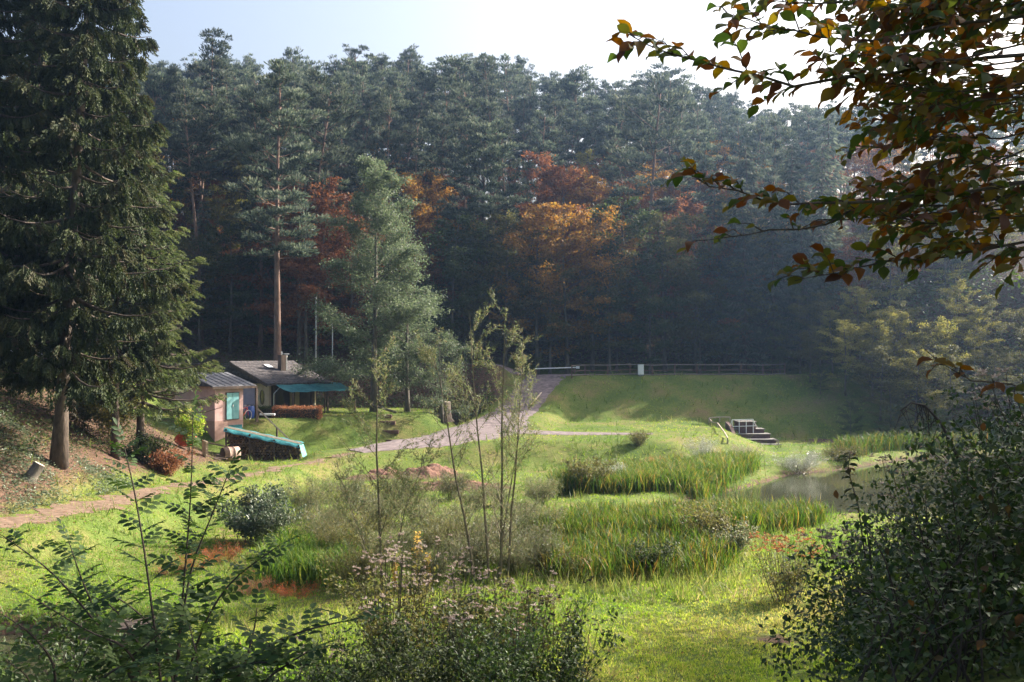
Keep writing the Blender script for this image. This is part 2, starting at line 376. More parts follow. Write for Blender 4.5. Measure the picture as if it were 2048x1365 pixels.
M_gravel = mat('gravel', (.085,.065,.066), (.25,.20,.195), 2.2, .95, .8, c3=(.15,.12,.12), detail=12)
solo('gravel_road', strip(RAMP, [1.9, 1.7, 1.7, 2.0, 3.6, 3.2, 1.0], .5, .05, .10), M_gravel, 'pinkish grey gravel ramp climbing to the dam crest', kind='structure', smooth=True)
solo('gravel_path', strip(SPUR, [1.9, 1.2, .25], .4, .06, .06), M_gravel, 'narrow gravel spur running along the grass bench', kind='structure', smooth=True)
M_track = mat('dirt_track_soil', (.09,.06,.04), (.22,.15,.105), 3.5, .95, .5, c3=(.15,.10,.068))
solo('dirt_path', strip(TRACK, [.9, .9, .85, .6, .4, .3, .2], .35, .02, .3), M_track, 'worn reddish dirt track beside the spruces', kind='structure', smooth=True)
solo('forest_road', strip([(-70,90,0),(-30,90.6,0),(-8,91,0),(4,90.6,0)], [1.6,1.6], 1.0, .05, .03), M_gravel, 'forest road above the cottage', kind='structure', smooth=True)

# water
m, t, p = nodes('pond_water'); p.inputs['Base Color'].default_value = (.045,.046,.026,1); p.inputs['Roughness'].default_value = .07
p.inputs['Specular IOR Level'].default_value = .6
tc = t.nodes.new('ShaderNodeTexCoord'); n_ = t.nodes.new('ShaderNodeTexNoise'); n_.inputs['Scale'].default_value = 7; n_.inputs['Detail'].default_value = 4
t.links.new(tc.outputs['Object'], n_.inputs['Vector']); b_ = t.nodes.new('ShaderNodeBump'); b_.inputs['Strength'].default_value = .10; b_.inputs['Distance'].default_value = .02
t.links.new(n_.outputs['Fac'], b_.inputs['Height']); t.links.new(b_.outputs[0], p.inputs['Normal'])
def sheet(poly, z):
    c = np.mean(poly, 0); q = [(c[0] + (a - c[0]) * 1.06, c[1] + (b - c[1]) * 1.06, z) for a, b in poly]
    return G().add(q, [list(range(len(q)))])
solo('pond_water', sheet(POND, -.4), m, 'still murky green pond below the dam', kind='structure')
solo('small_pond_water', sheet(POND2, -.4), m, 'small brown pond at the foot of the near bank', kind='structure')

# ------------------------------------------------------------------ tree builders (each returns a prototype thing)
def norm(v): return v / (np.linalg.norm(v, axis=-1, keepdims=True) + 1e-9)
def rvec(n): return norm(rng.normal(size=(n, 3)))
def trunk_curve(H, sway, n=11):
    s = np.linspace(0, 1, n); a = rng.random() * 6.28; b = rng.random() * 6.28
    x = sway * (np.sin(s * 2.6 + a) - math.sin(a)) * s; y = sway * (np.sin(s * 2.2 + b) - math.sin(b)) * s
    return np.stack([x, y, s * H], 1)
def along(C, s):
    q = np.linspace(0, 1, len(C)); return np.stack([np.interp(s, q, C[:, k]) for k in range(3)], -1)

def pine(H=24, base=.5, Rc=3.2, r0=.23, nl=34, dens=1.0, sway=.7, tuft=.36, kink=None):
    tr, cr = G(), G(); C = trunk_curve(H, sway)
    tr.tube(C, np.linspace(r0, .045, len(C)) * (1 + .5 * np.exp(-np.arange(len(C)) * 1.5)), 7)
    for k in range(6):                                        # dead stubs below the crown
        s = base * rng.uniform(.45, 1.0); p0 = along(C, s); d = rvec(1)[0]; d[2] = rng.uniform(-.1, .4); l = rng.uniform(.4, 1.6)
        tr.tube([p0, p0 + d * l * .6, p0 + d * l + [0, 0, .15]], [.035, .025, .01], 3, cap=False)
    for k in range(nl):
        tt = (k + rng.random() * .8) / nl; s = base + (1 - base) * tt * .97; p0 = along(C, s)
        L = Rc * (.35 + 1.15 * math.sqrt(max(0, 1 - tt ** 1.6)) * (.55 + .45 * min(1, tt * 4))) * rng.uniform(.6, 1.1) * .8
        az = k * 2.4 + rng.normal() * .4; el = R(-8 + 50 * tt + rng.normal() * 9)
        d = np.array([math.cos(az) * math.cos(el), math.sin(az) * math.cos(el), math.sin(el)])
        q = np.linspace(0, 1, 5)[:, None]; B = p0 + d * L * q + np.array([0, 0, .22 * L]) * q ** 2 + rng.normal(size=3) * .12 * q
        tr.tube(B, np.linspace(.075 * (1 - .5 * tt), .015, 5), 4, cap=False)
        npad = max(3, int(L * 2.4))
        for j in range(npad):
            u = .35 + .68 * (j + rng.random()) / npad; c = along(B, np.array([min(u, 1)]))[0]
            sidev = norm(np.cross(d, [0, 0, 1.0])) * rng.normal() * .38 * L * .5; c = c + sidev + [0, 0, rng.normal() * .12]
            if abs(np.linalg.norm(sidev)) > .3: tr.tube([along(B, np.array([max(0, u - .25)]))[0], c], [.02, .008], 3, cap=False)
            n = int(rng.uniform(36, 62) * dens); rr = rng.uniform(.38, .8)
            o = rvec(n) * (rng.random((n, 1)) ** .4); o[:, 2] = np.abs(o[:, 2]) * .62 - .08
            pos = c + o * rr; D = norm(o + [0, 0, .55] + rvec(n) * .55 + d * .3)
            stamp(cr, *T_NEE, frames(D, rng.random(n) * 6.28), pos, tuft * rng.uniform(.7, 1.25, n), np.clip(.22 + .95 * o[:, 2] + .35 * (u - .5) + rng.normal(size=n) * .18, 0, 1))  # crown shading put into needle colour: dark inside pads, light on top
    return tr, cr

def broad(H=15, h0=.2, Rc=4, r0=.2, nl=22, n_leaf=12000, leaf=.2, flat=.35, shape=1.0, sway=.5, up=25, tmpl=T_DIA, droop=0.0, twig=7):
    tr, cr = G(), G(); C = trunk_curve(H, sway)
    tr.tube(C, np.linspace(r0, .03, len(C)) * (1 + .5 * np.exp(-np.arange(len(C)) * 1.5)), 7)
    clus = []
    for k in range(nl):
        tt = (k + rng.random() * .8) / nl; s = h0 + (1 - h0) * tt * .98; p0 = along(C, s)
        prof = (math.sin(math.pi * min(1, (.22 + .78 * tt ** shape))) ** .75 + .12) if shape > 0 else (1 - tt) ** .75 + .1
        L = Rc * prof * rng.uniform(.75, 1.12)
        az = k * 2.4 + rng.normal() * .5; el = R(up * (.2 + tt * 1.3) + rng.normal() * 9)
        d = np.array([math.cos(az) * math.cos(el), math.sin(az) * math.cos(el), math.sin(el)])
        q = np.linspace(0, 1, 5)[:, None]; B = p0 + d * L * q + np.array([0, 0, .12 * L - droop * L]) * q ** 2
        tr.tube(B, np.linspace(max(.02, r0 * .32 * (1 - .6 * tt)), .012, 5), 4, cap=False)
        for j in range(twig):
            u = .25 + .75 * (j + rng.random()) / twig; c0 = along(B, np.array([u]))[0]
            dd = norm(d * .8 + np.array([rng.normal(), rng.normal(), rng.normal() * flat + .1]) * .8); l = L * rng.uniform(.22, .42) * (1.15 - .5 * u) + .2
            e = c0 + dd * l; tr.tube([c0, (c0 + e) / 2 + [0, 0, .05 * l], e], [.018, .012, .006], 3, cap=False)
            clus.append((c0, e, l))
        clus.append((along(B, np.array([.75]))[0], B[-1] + d * .2, L * .3))
    wts = np.array([c[2] for c in clus]) + .25; cnt = np.maximum(8, n_leaf * wts / wts.sum()).astype(int)
    for (a, b, l), n in zip(clus, cnt):
        u = rng.random((n, 1)); off = rng.normal(size=(n, 3)) * np.array([1, 1, flat]) * (.13 * l + .16)
        pos = a + (b - a) * (u * 1.15) + off; D = norm((b - a) / (l + 1e-6) * .6 + rvec(n) * .9 + [0, 0, -.25])
        upv = norm(np.tile([0, 0, 1.0], (n, 1)) + rvec(n) * .65)
        stamp(cr, *tmpl, frames(D, None, upv), pos, leaf * rng.uniform(.65, 1.25, n), np.clip(rng.normal(.5, .27, n), 0, 1))
    return tr, cr

def spruce(H=28, Lmax=4.0, base=3.0, r0=.27, step=.42, per=5, hang=.5, upto=1.0, dens=1.0, lift=0.0):
    tr, cr = G(), G(); C = trunk_curve(H, .25, 14)
    tr.tube(C, np.linspace(r0, .03, 14) * (1 + .45 * np.exp(-np.arange(14) * 2.0)), 9)
    zl = base; k = 0
    while zl < H * upto:
        for j in range(per):
            k += 1; tt = zl / H; L = Lmax * ((1 - tt) ** .75 * 1.12) * rng.choice([.5, .75, .95, 1.1, 1.28]) * rng.uniform(.85, 1.1) + .15
            if zl < base + 2: L *= rng.uniform(.5, 1)
            az = k * 2.4 + rng.normal() * .35; o = np.array([math.cos(az), math.sin(az), 0]); sidev = np.array([-o[1], o[0], 0])
            q = np.linspace(0, 1, 6)[:, None]; p0 = along(C, tt) + [0, 0, rng.normal() * .12]
            sag = .30 + .25 * (1 - tt) - lift
            B = p0 + o * L * q + np.array([0, 0, 1.0]) * (-sag * L * q + (.32 + .1 * rng.random()) * L * q ** 2.4)
            tr.tube(B, np.linspace(.035 + .012 * L, .008, 6), 4, cap=False)
            if rng.random() < .10 and zl < H * .45: continue      # bare dead branch
            n = int(L * 19 * dens) + 4; u = .16 + .86 * rng.random(n) ** .8
            wv = rng.normal(size=n) * .30 * L ** .6 * (1.12 - .75 * u)
            pos = along(B, np.clip(u, 0, 1)) + sidev * wv[:, None]; pos[:, 2] -= .30 * np.abs(wv) * hang * 2 + .02
            D = norm(np.stack([o[0] * .45 + sidev[0] * np.sign(wv) * .35, o[1] * .45 + sidev[1] * np.sign(wv) * .35, np.full(n, -1.6 * hang)], 1) + rvec(n) * .28 + o * (u[:, None] > .85) * .8)
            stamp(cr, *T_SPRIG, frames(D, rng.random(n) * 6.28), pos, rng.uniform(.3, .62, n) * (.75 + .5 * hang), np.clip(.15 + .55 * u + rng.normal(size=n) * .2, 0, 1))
        zl += step * rng.uniform(.8, 1.2)
    return tr, cr

def tree_thing(name, label, cat, tc_, mt, mc, loc=(0, 0, 0), rz=0.0, sc=1.0, group=None, crown='crown'):
    t_ = thing(name, label, cat, loc, rz, group, sc)
    part('trunk', tc_[0], mt, t_, smooth=True); part(crown, tc_[1], mc, t_); return t_

# ------------------------------------------------------------------ hillside forest
SKX = [250,330,400,440,480,560,640,750,830,930,1050,1110,1180,1240,1300,1350,1430,1490,1530,1560,1600,1700,1800,2048]
SKY = [150,140, 95,122,120,128,112,118,122,114,128,148,162,168,135,150,172,195,238,225,212,222,215,190]
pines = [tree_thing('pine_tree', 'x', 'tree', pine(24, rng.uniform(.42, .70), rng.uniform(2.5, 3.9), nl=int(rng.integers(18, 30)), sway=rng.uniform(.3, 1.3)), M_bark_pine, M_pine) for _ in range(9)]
beeches = [tree_thing('beech_tree', 'x', 'tree', broad(14, rng.uniform(.12, .22), rng.uniform(3.2, 4.2), .16, 22, 9000, .24, .3, 1.0), M_bark, M_rust) for _ in range(4)]
firs = [tree_thing('spruce_tree', 'x', 'tree', spruce(20, 3.2, 2.5, .2, .6, 5, .3, 1.0, .55), M_bark_spruce, M_pine) for _ in range(2)]
LP = {'sky': 'Scots pine crown against the sky on the ridge', 'mid': 'Scots pine amid the hillside wood',
      'low': 'Scots pine in the lowest rows of the wood', 'side': 'hazy Scots pine on the slope beyond the pond'}
MB = [(M_rust, 'rust red beech glowing between the hillside pines', 'rust red beeches'), (M_orange, 'orange autumn beech between the hillside pines', 'orange beeches'),
      (M_olive, 'dull olive broadleaf tree between the hillside pines', 'olive broadleaf trees'), (M_yellow, 'yellow turning tree between the hillside pines', 'yellow trees'),
      (M_green, 'dark green broadleaf tree at the foot of the wood', 'green trees at the wood edge')]
npine = nb = 0
placed = []
for yy in np.arange(99, 190, 6.8):
    for xx in np.arange(-95, 125, 6.8):
        x = xx + rng.uniform(-2.4, 2.4); y = yy + rng.uniform(-2.4, 2.4)
        if x < -.52 * y - 7 or x > .60 * y + 4: continue
        s = hill_s(np.array([x]), np.array([y]))[0]
        if s < 2.5 or (x > 30 and s < 6): continue
        z = gz(x, y); px = 1024 + x / y * F
        if x > .56 * y + 4 and rng.random() < .45: continue
        lim = CAMZ + (HOR - np.interp(px, SKX, SKY)) / F * y + rng.normal() * .6
        H = rng.uniform(20, 27)
        if px > 1540 and y < 113: continue
        if 1040 < px < 1470 and s < 24 and rng.random() < .58: H = 0
        if y > 145: H = min(28, max(H, lim - z - abs(rng.normal()) * 1.5))
        if z + H > lim: H = lim - z - abs(rng.normal()) * 1.2
        Lm = max((y - 66) / .5, (x - 15) / .866); H = min(H, Lm * .6 - z)       # the meadow lies open to the sun
        if H > 8 and npine < 290:
            tp = z + H; reg = 'side' if px > 1540 else ('sky' if HOR - (tp - CAMZ) / y * F < np.interp(px, SKX, SKY) + 22 and y > 128 else ('low' if s < 16 else 'mid'))
            wh_ = '' if reg == 'side' else (', left of the alder' if px < 660 else (', above the alder' if px < 1080 else ', above the dam fence'))
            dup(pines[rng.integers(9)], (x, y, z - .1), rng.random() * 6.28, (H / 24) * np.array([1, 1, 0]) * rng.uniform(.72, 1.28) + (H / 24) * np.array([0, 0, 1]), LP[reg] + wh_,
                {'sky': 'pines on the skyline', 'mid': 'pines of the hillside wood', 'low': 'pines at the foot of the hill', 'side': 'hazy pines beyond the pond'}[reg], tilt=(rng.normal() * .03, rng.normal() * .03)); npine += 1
        for _b in range((2 if rng.random() < .3 else 1) if s < 45 else (1 if rng.random() < .3 else 0)):
            bx, by = x + rng.uniform(-3.8, 3.8), y + rng.uniform(-4, 2); bs = hill_s(np.array([bx]), np.array([by]))[0]
            if bs < 2 or nb >= 232 or abs(bx) > .52 * by or (bx / by > .258 and by < 110): continue
            bz = gz(bx, by); bh = rng.uniform(8.5, 16); lim2 = CAMZ + (HOR - np.interp(1024 + bx / by * F, SKX, SKY) - 60) / F * by
            bh = min(bh, lim2 - bz)
            if bh < 5: continue
            pxb = 1024 + bx / by * F
            wts = np.array([.50, .22, .16, .12, .0]) if pxb > 850 else np.array([.34, .14, .3, .16, .06])
            k = rng.choice(5, p=wts)
            dup(beeches[rng.integers(4)], (bx, by, bz - .1), rng.random() * 6.28, bh / 14, MB[k][1], MB[k][2], {'crown': MB[k][0]}); nb += 1
# wood edge: the row that closes the wood towards the dam and the road
edge = [(905,430,95,1,'green'),(960,445,97,2,'olive'),(1010,430,96,3,'olive'),(1075,410,96,0,'orange'),(1135,412,96,1,'orange'),(1185,425,98,2,'orange'),(1260,395,99,3,'green'),
        (1330,425,98,1,'olive'),(1390,430,98,0,'olive'),(1450,450,99,2,'rust'),(1510,455,98,3,'olive'),(598,362,95,0,'rust'),(632,372,96,2,'rust'),(612,430,94,3,'rust'),(460,440,97,1,'green'),(400,470,97,3,'olive'),
        (520,470,98,0,'green'),(700,430,98,1,'rust'),(350,500,98,2,'green'),(860,455,97,3,'rust'),(930,520,96,2,'olive'),(1100,520,95.5,3,'olive'),(1220,520,96,1,'olive'),(1300,530,96,0,'green'),(1400,540,97,3,'olive'),(1480,560,97,1,'green')]
CM = {'green': M_green, 'olive': M_olive, 'orange': M_orange, 'rust': M_rust, 'yellow': M_yellow}
for (px, py, d, v, c) in edge:
    q = P(px, py, d); z = gz(q.x, d); H = q.z - z
    lab = {'orange': 'bright orange beech catching the sun above the dam', 'rust': 'rust brown beech at the shaded wood edge', 'olive': 'brownish olive beech at the shaded wood edge behind the dam',
           'green': 'grey green broadleaf tree at the shaded wood edge'}[c]
    dup(beeches[v], (q.x, d, z - .1), rng.random() * 6.28, np.array([1.05, 1.05, 1]) * (H / 14), lab, c + ' trees at the wood edge', {'crown': CM[c]})
for i, (px, py, d, c) in enumerate([(1085,262,112,'rust'),(1130,285,109,'rust'),(1175,300,113,'orange'),(1215,255,121,'rust'),(1255,320,111,'rust'),(1300,290,117,'orange'),(1345,335,112,'rust'),(1395,300,119,'rust'),(1440,350,113,'orange'),(905,205,131,'rust'),(880,300,112,'rust'),
        (1160,370,104,'rust'),(1330,385,104,'rust'),(1050,360,104,'rust'),(375,210,118,'orange'),(345,300,108,'orange'),(430,330,108,'yellow'),(1420,240,131,'orange'),(1000,290,122,'rust'),(640,350,103,'rust'),(610,400,101,'rust')]):
    py += 45; q = P(px, py, d); z = gz(q.x, d); H = min(19, q.z - z)
    dup(beeches[i % 4], (q.x, d, q.z - H - .1), rng.random() * 6.28, H / 14, {'rust': 'glowing rust red beech standing in a gap of the pines', 'orange': 'glowing orange beech standing in a gap of the pines', 'yellow': 'golden yellow tree in a gap of the pines at left'}[c], c + ' trees in gaps of the pines', {'crown': CM[c]})
# dark young spruces and undergrowth in the shaded foot of the wood
for i in range(16):
    px = rng.uniform(330, 1520); d = rng.uniform(98, 103); x = (px - 1024) / F * d; z = gz(x, d)
    dup(firs[i % 2], (x, d, z - .1), rng.random() * 6.28, rng.uniform(.45, .85), 'dark young spruce in the shade under the wood edge', 'young spruces in the shade')
for f_ in pines[:]: drop(f_)
for i, (x, y, s_) in enumerate([(22.5,98,.95),(25,95.5,.95),(27.2,98.5,1.05),(29.6,95.8,1.0),(24.2,101,1.1),(31.5,99.5,1.1),(20,100.5,.9),(22.2,95.2,.8),(27.5,94.6,.85)]):
    dup(firs[i % 2], (x, y, gz(x, y) - .1), i * 1.3, s_, 'dense dark spruce where the dam meets the far wooded bank', 'dark spruces at the end of the dam')
# the trees beyond the pond, lit at their tops
right = [(1640,585,92,'olive',1.0),(1720,572,90,'yellow',1.0),(1790,620,86,'yellow',.9),(1690,640,86,'yellow',1.2),(1600,590,93,'olive',1.1),(1560,640,94,'green',1.0),(1850,650,84,'olive',1.0),
         (1915,560,88,'yellow',1.0),(1975,590,86,'olive',1.0),(1760,690,82,'olive',1.2),(1640,740,86,'green',1.1),(1830,700,80,'yellow',1.2),(1900,690,78,'olive',1.2),(1560,720,92,'green',1.2),(1990,690,78,'olive',1.1),(2060,600,80,'olive',1.0),(1700,800,79,'green',1.2),(1665,620,90,'yellow',1.1),(1620,660,88,'olive',1.0),(1700,600,91,'olive',1.1),(1800,600,88,'olive',1.1),(1745,640,85,'yellow',1.1),(1870,640,83,'yellow',1.0),(1950,620,84,'yellow',1.0),(1780,760,79,'olive',1.3),(1580,480,97,'green',.9),(1650,450,98,'olive',.9),(1620,520,94,'green',1.0),(1800,810,77,'green',1.3),(1880,815,75,'green',1.3)]
lr = {'olive': 'hazy olive tree with sunlit crown beyond the pond', 'yellow': 'pale yellow green tree with sunlit crown beyond the pond', 'green': 'dark shaded bushy tree on the far bank of the pond'}
for i, (px, py, d, c, ws) in enumerate(right):
    q = P(px, py, d); z = gz(q.x, d); H = max(2.5, q.z - z)
    dup(beeches[i % 4], (q.x, d, z - .1), rng.random() * 6.28, np.array([ws, ws, 1]) * (H / 14) * np.array([1, 1, 1]), lr[c], c + ' trees beyond the pond', {'crown': CM[c]})
for i in range(26):                                    # low hazy broadleaf trees on the slope above the far bank
    x = 33 + (i % 7) * 3.6 + rng.uniform(-1.2, 1.2); y = 96 + (i // 7) * 4.6 + rng.uniform(-1.5, 1.5)
    if x > .53 * y: continue
    c = ['olive', 'green', 'olive', 'yellow', 'rust'][int(rng.integers(5))]
    dup(beeches[i % 4], (x, y, gz(x, y) - .1), rng.random() * 6.28, rng.uniform(.5, .72), 'low hazy %s tree on the slope above the far bank' % {'rust': 'rust brown'}.get(c, c), 'low trees above the far bank', {'crown': CM[c]})
for f_ in beeches: drop(f_)
for f_ in firs: drop(f_)

# named single trees
def at_ground(px, d): x = (px - 1024) / F * d; return (x, d, gz(x, d) - .08)
def top_h(px, py, d): return P(px, py, d).z - at_ground(px, d)[2]
d = 85; H = top_h(550, 150, d)
tr, cr = pine(H, .42, 3.9, .36, 42, 1.25, .35, .34)
tree_thing('pine_tree', 'tall Scots pine with long bare trunk rising behind the cottage chimney', 'tree', (tr, cr), M_bark_pine, M_pine, at_ground(556, d))
d = 112; H = top_h(405, 66, d)
tree_thing('pine_tree', 'tallest pine, its thin top standing alone above the ridge', 'tree', pine(H, .38, 2.9, .27, 40, 1.1, .3, .36), M_bark_pine, M_pine, at_ground(415, d))
d = 98; H = top_h(352, 190, d)
tree_thing('pine_tree', 'pine with pale leaning bare trunk beside the spruces', 'tree', pine(H, .6, 2.3, .24, 24, 1.0, .8, .34), M_bark_pine, M_pine, at_ground(402, d))
d = 99; H = top_h(965, 250, d)
tree_thing('spruce_tree', 'broad grey green conifer standing at the middle of the wood', 'tree', pine(H, .22, 3.9, .26, 52, 1.3, .2, .36), M_bark_spruce, M_pine, at_ground(965, d))
d = 75.5; H = top_h(770, 318, d)
tree_thing('alder_tree', 'large silvery green alder beside the cottage', 'tree', broad(H, .08, 4.7, .24, 44, 62000, .165, .55, .55, .3, 24, twig=11), M_bark, M_alder, at_ground(748, d))
d = 76
tree_thing('alder_tree', 'smaller alder with short visible trunk right of the large one', 'tree', broad(9.5, .24, 3.3, .19, 18, 12000, .15, .45, .9, .3), M_bark, M_alder, at_ground(815, d))
d = 74
tree_thing('alder_tree', 'low leafy young alder above the gravel ramp', 'tree', broad(6.5, .12, 2.6, .10, 14, 8000, .14, .45, .9, .3), M_bark, M_alder, at_ground(885, d))

# spruces at the dirt track
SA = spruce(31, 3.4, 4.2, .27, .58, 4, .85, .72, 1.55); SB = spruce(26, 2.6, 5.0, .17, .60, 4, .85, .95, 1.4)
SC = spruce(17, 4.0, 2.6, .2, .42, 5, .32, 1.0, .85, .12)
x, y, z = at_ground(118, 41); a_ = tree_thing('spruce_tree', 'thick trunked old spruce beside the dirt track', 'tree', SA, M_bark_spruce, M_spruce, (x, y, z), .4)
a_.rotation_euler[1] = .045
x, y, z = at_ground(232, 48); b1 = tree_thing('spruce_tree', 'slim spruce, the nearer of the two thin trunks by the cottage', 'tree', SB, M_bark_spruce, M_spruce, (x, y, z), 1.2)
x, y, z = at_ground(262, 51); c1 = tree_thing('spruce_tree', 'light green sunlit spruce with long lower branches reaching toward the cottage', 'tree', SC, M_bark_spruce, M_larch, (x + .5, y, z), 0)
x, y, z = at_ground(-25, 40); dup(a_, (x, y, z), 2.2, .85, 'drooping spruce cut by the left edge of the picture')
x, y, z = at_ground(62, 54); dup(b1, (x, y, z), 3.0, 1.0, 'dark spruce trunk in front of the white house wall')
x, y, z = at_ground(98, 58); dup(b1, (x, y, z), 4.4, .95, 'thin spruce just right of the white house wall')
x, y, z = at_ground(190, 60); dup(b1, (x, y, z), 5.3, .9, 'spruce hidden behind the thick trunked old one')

# ------------------------------------------------------------------ shrubs and herbs
def shrub(H=2.0, Rr=1.3, stems=14, leaves=3500, leaf=.07, tmpl=T_DIA, upr=.7, top=.0, rs=.012, spread=.5, hang=-.1, side=5, sag=0.0):
    st, lf = G(), G(); tips = []
    for k in range(stems):
        az = rng.random() * 6.28; r0 = Rr * .25 * rng.random(); p0 = np.array([math.cos(az) * r0, math.sin(az) * r0, -.1])
        az += rng.normal() * .4; out = Rr * rng.uniform(.25, 1.05); hh = H * rng.uniform(.6, 1.05) * (1 - .35 * (out / Rr) ** 2 * (1 - upr))
        q = np.linspace(0, 1, 5)[:, None]; B = p0 + np.array([math.cos(az), math.sin(az), 0]) * out * q ** 1.3 + np.array([0, 0, 1.0]) * (hh * q ** .85 - sag * hh * q ** 3) + rng.normal(size=(5, 3)) * .03 * H * q
        st.tube(B, np.linspace(rs, rs * .3, 5), 4, cap=False); tips.append((B, 1.0))
        for j in range(side):
            u = rng.uniform(.3, .95); c = along(B, np.array([u]))[0]; dd = norm(np.array([rng.normal(), rng.normal(), .9 * upr + .2])); l = H * rng.uniform(.12, .3) * (1.2 - u)
            e = c + dd * l; st.tube([c, (c + e) / 2 + [0, 0, .03 * l], e], [rs * .45, rs * .3, rs * .15], 3, cap=False); tips.append((np.array([c, (c + e) / 2, e]), .45))
    wts = np.array([b[1] for b in tips]); cnt = np.maximum(3, leaves * wts / wts.sum()).astype(int)
    for (B, _), n in zip(tips, cnt):
        u = np.clip(top + (1 - top) * rng.random(n) ** .75, 0, 1); pos = along(B, u) + rng.normal(size=(n, 3)) * leaf * .9
        D = norm(rvec(n) + norm(B[-1] - B[0]) * .5 + [0, 0, hang]); upv = norm(np.tile([0, 0, 1.0], (n, 1)) + rvec(n) * .6)
        stamp(lf, *tmpl, frames(D, None, upv), pos, leaf * rng.uniform(.6, 1.3, n), np.clip(rng.normal(.5, .27, n), 0, 1))
    return st, lf
def shrub_thing(name, label, cat, sl, ms, ml, loc, rz=0.0, sc=1.0, group=None):
    t_ = thing(name, label, cat, loc, rz, group, sc); part('stems', sl[0], ms, t_); part('foliage', sl[1], ml, t_); return t_
def plumes(base, H, Rr, n, size=.05):       # fluffy seed heads on stalks
    lf = G(); st = G()
    for k in range(n):
        a, r = rng.random() * 6.28, Rr * math.sqrt(rng.random()); c = np.array([math.cos(a) * r, math.sin(a) * r, H * rng.uniform(.8, 1.08)])
        st.tube([c * [.4, .4, 0], c * [.8, .8, .6], c], [.008, .006, .004], 3, cap=False)
        for j in range(rng.integers(3, 7)):
            cc = c + rng.normal(size=3) * size * [1.6, 1.6, .7]; m_ = 14; D = rvec(m_); D[:, 2] = np.abs(D[:, 2]) * .8
            stamp(lf, *T_NEE, frames(D, rng.random(m_) * 6.28), np.tile(cc, (m_, 1)), size * rng.uniform(.6, 1.2, m_))
    return st, lf
def gp(px, py): x, y, z = ground_pt(px, py); return (x, y, z - .03)

# meadow bushes
shrub_thing('bush', 'dense dark glossy bush left of the willow saplings', 'bush', shrub(2.2, 1.7, 34, 9000, .12, T_DIA, .5, .1), M_twig, M_ivy, gp(520, 1088))
shrub_thing('bush', 'grey green willow bush behind the dark glossy bush', 'bush', shrub(2.0, 1.5, 30, 6000, .11, T_WIL, .7), M_twig, M_willow, gp(610, 1040))
for i, (px, py, H, rr, mt_, lab) in enumerate([
    (390, 1142, .85, .8, M_reddry, 'reddish brown dry weeds on the grass behind the elder stems'), (450, 1125, .8, .7, M_reddry, 'rusty dry weeds beside the dark glossy bush'),
    (500, 1188, .75, .75, M_dry, 'rounded brown dry weed clump on the meadow edge'), (590, 1190, .45, .9, M_reddry, 'low red dry weeds in front of the green reeds'),
    (340, 1148, .5, .6, M_dry, 'small pale brown weeds on the bright grass')]):
    shrub_thing('dry_weeds', lab, 'weeds', shrub(H, rr, 30, 2600, .055, T_WIL, .8, .2, .006), M_twig, mt_, gp(px, py), group='dry weeds on the meadow')
# thicket of young willow shoots in the middle
wp = [shrub(1.8, 1.4, 44, 4600, .135, T_WIL, .8, .1, .010, side=7) for _ in range(3)]
wproto = [shrub_thing('willow_shrub', 'x', 'shrub', s_, M_twig, M_willow, (0, 0, 0)) for s_ in wp]
spots = [(690,1130),(720,1090),(770,1060),(830,1120),(870,1080),(920,1050),(1000,1090),(1050,1120),(1090,1070),(860,1170),(720,1180),(940,1150),(1040,1060),(660,1060),(800,1010),(900,1000),(700,1000),(1000,1010),(1080,1010),(760,1120),(890,1120),(970,1120),(1080,1140),(660,1100),(840,1050),(950,1020),(740,1040),(1030,1150)]
for i, (px, py) in enumerate(spots):
    x, y, z = gp(px, py)
    dup(wproto[i % 3], (x, y, z), rng.random() * 6.28, rng.uniform(.55, .95), 'willow shoots in the front of the sapling thicket' if py > 1100 else ('willow shoots in the middle of the sapling thicket' if py > 1035 else 'willow shoots at the back of the sapling thicket'), 'willow shoots of the thicket',
        {'foliage': [M_willow, M_willow, M_willow, M_olive][int(rng.integers(4))]})
for q in wproto: drop(q)
# two tall willow saplings
def sapling(stems, leaves, leaf, seed_off):
    st, lf = G(), G(); tips = []
    for (H, ox, oy, lean, r) in stems:
        q = np.linspace(0, 1, 8)[:, None]; B = np.array([ox, oy, -.1]) + np.array([lean[0], lean[1], 0]) * q ** 1.1 + np.array([0, 0, H]) * q + rng.normal(size=(8, 3)) * .05 * q
        st.tube(B, np.linspace(r, .008, 8), 6, cap=False)
        for j in range(26):
            u = rng.uniform(.12, .97); c = along(B, np.array([u]))[0]; az = rng.random() * 6.28; l = rng.uniform(.7, 2.0) * (1.25 - .75 * u)
            dd = norm(np.array([math.cos(az), math.sin(az), 1.0 + .35 * u])); e = c + dd * l
            Q = np.array([c, c + dd * l * .5 - [0, 0, .04], e]); st.tube(Q, [.011 * (1.3 - u), .007, .003], 3, cap=False); tips.append((Q, l, u))
            for k in range(3):
                c2 = along(Q, np.array([rng.uniform(.3, .8)]))[0]; d2 = norm(dd + rvec(1)[0] * .6); e2 = c2 + d2 * l * .45
                st.tube([c2, e2], [.004, .002], 3, cap=False); tips.append((np.array([c2, (c2 + e2) / 2, e2]), l * .4, u))
    wts = np.array([b[1] * (.35 + .9 * (b[2] > .45)) for b in tips]); cnt = (leaves * wts / wts.sum()).astype(int) + 1
    for (Q, l, u), n in zip(tips, cnt):
        pos = along(Q, .2 + .8 * rng.random(n)) + rng.normal(size=(n, 3)) * .03; D = norm(rvec(n) + norm(Q[-1] - Q[0]) * .9)
        stamp(lf, *T_WIL, frames(D, rng.random(n) * 6.28), pos, leaf * rng.uniform(.6, 1.25, n), np.clip(rng.normal(.45, .28, n), 0, 1))
    return st, lf
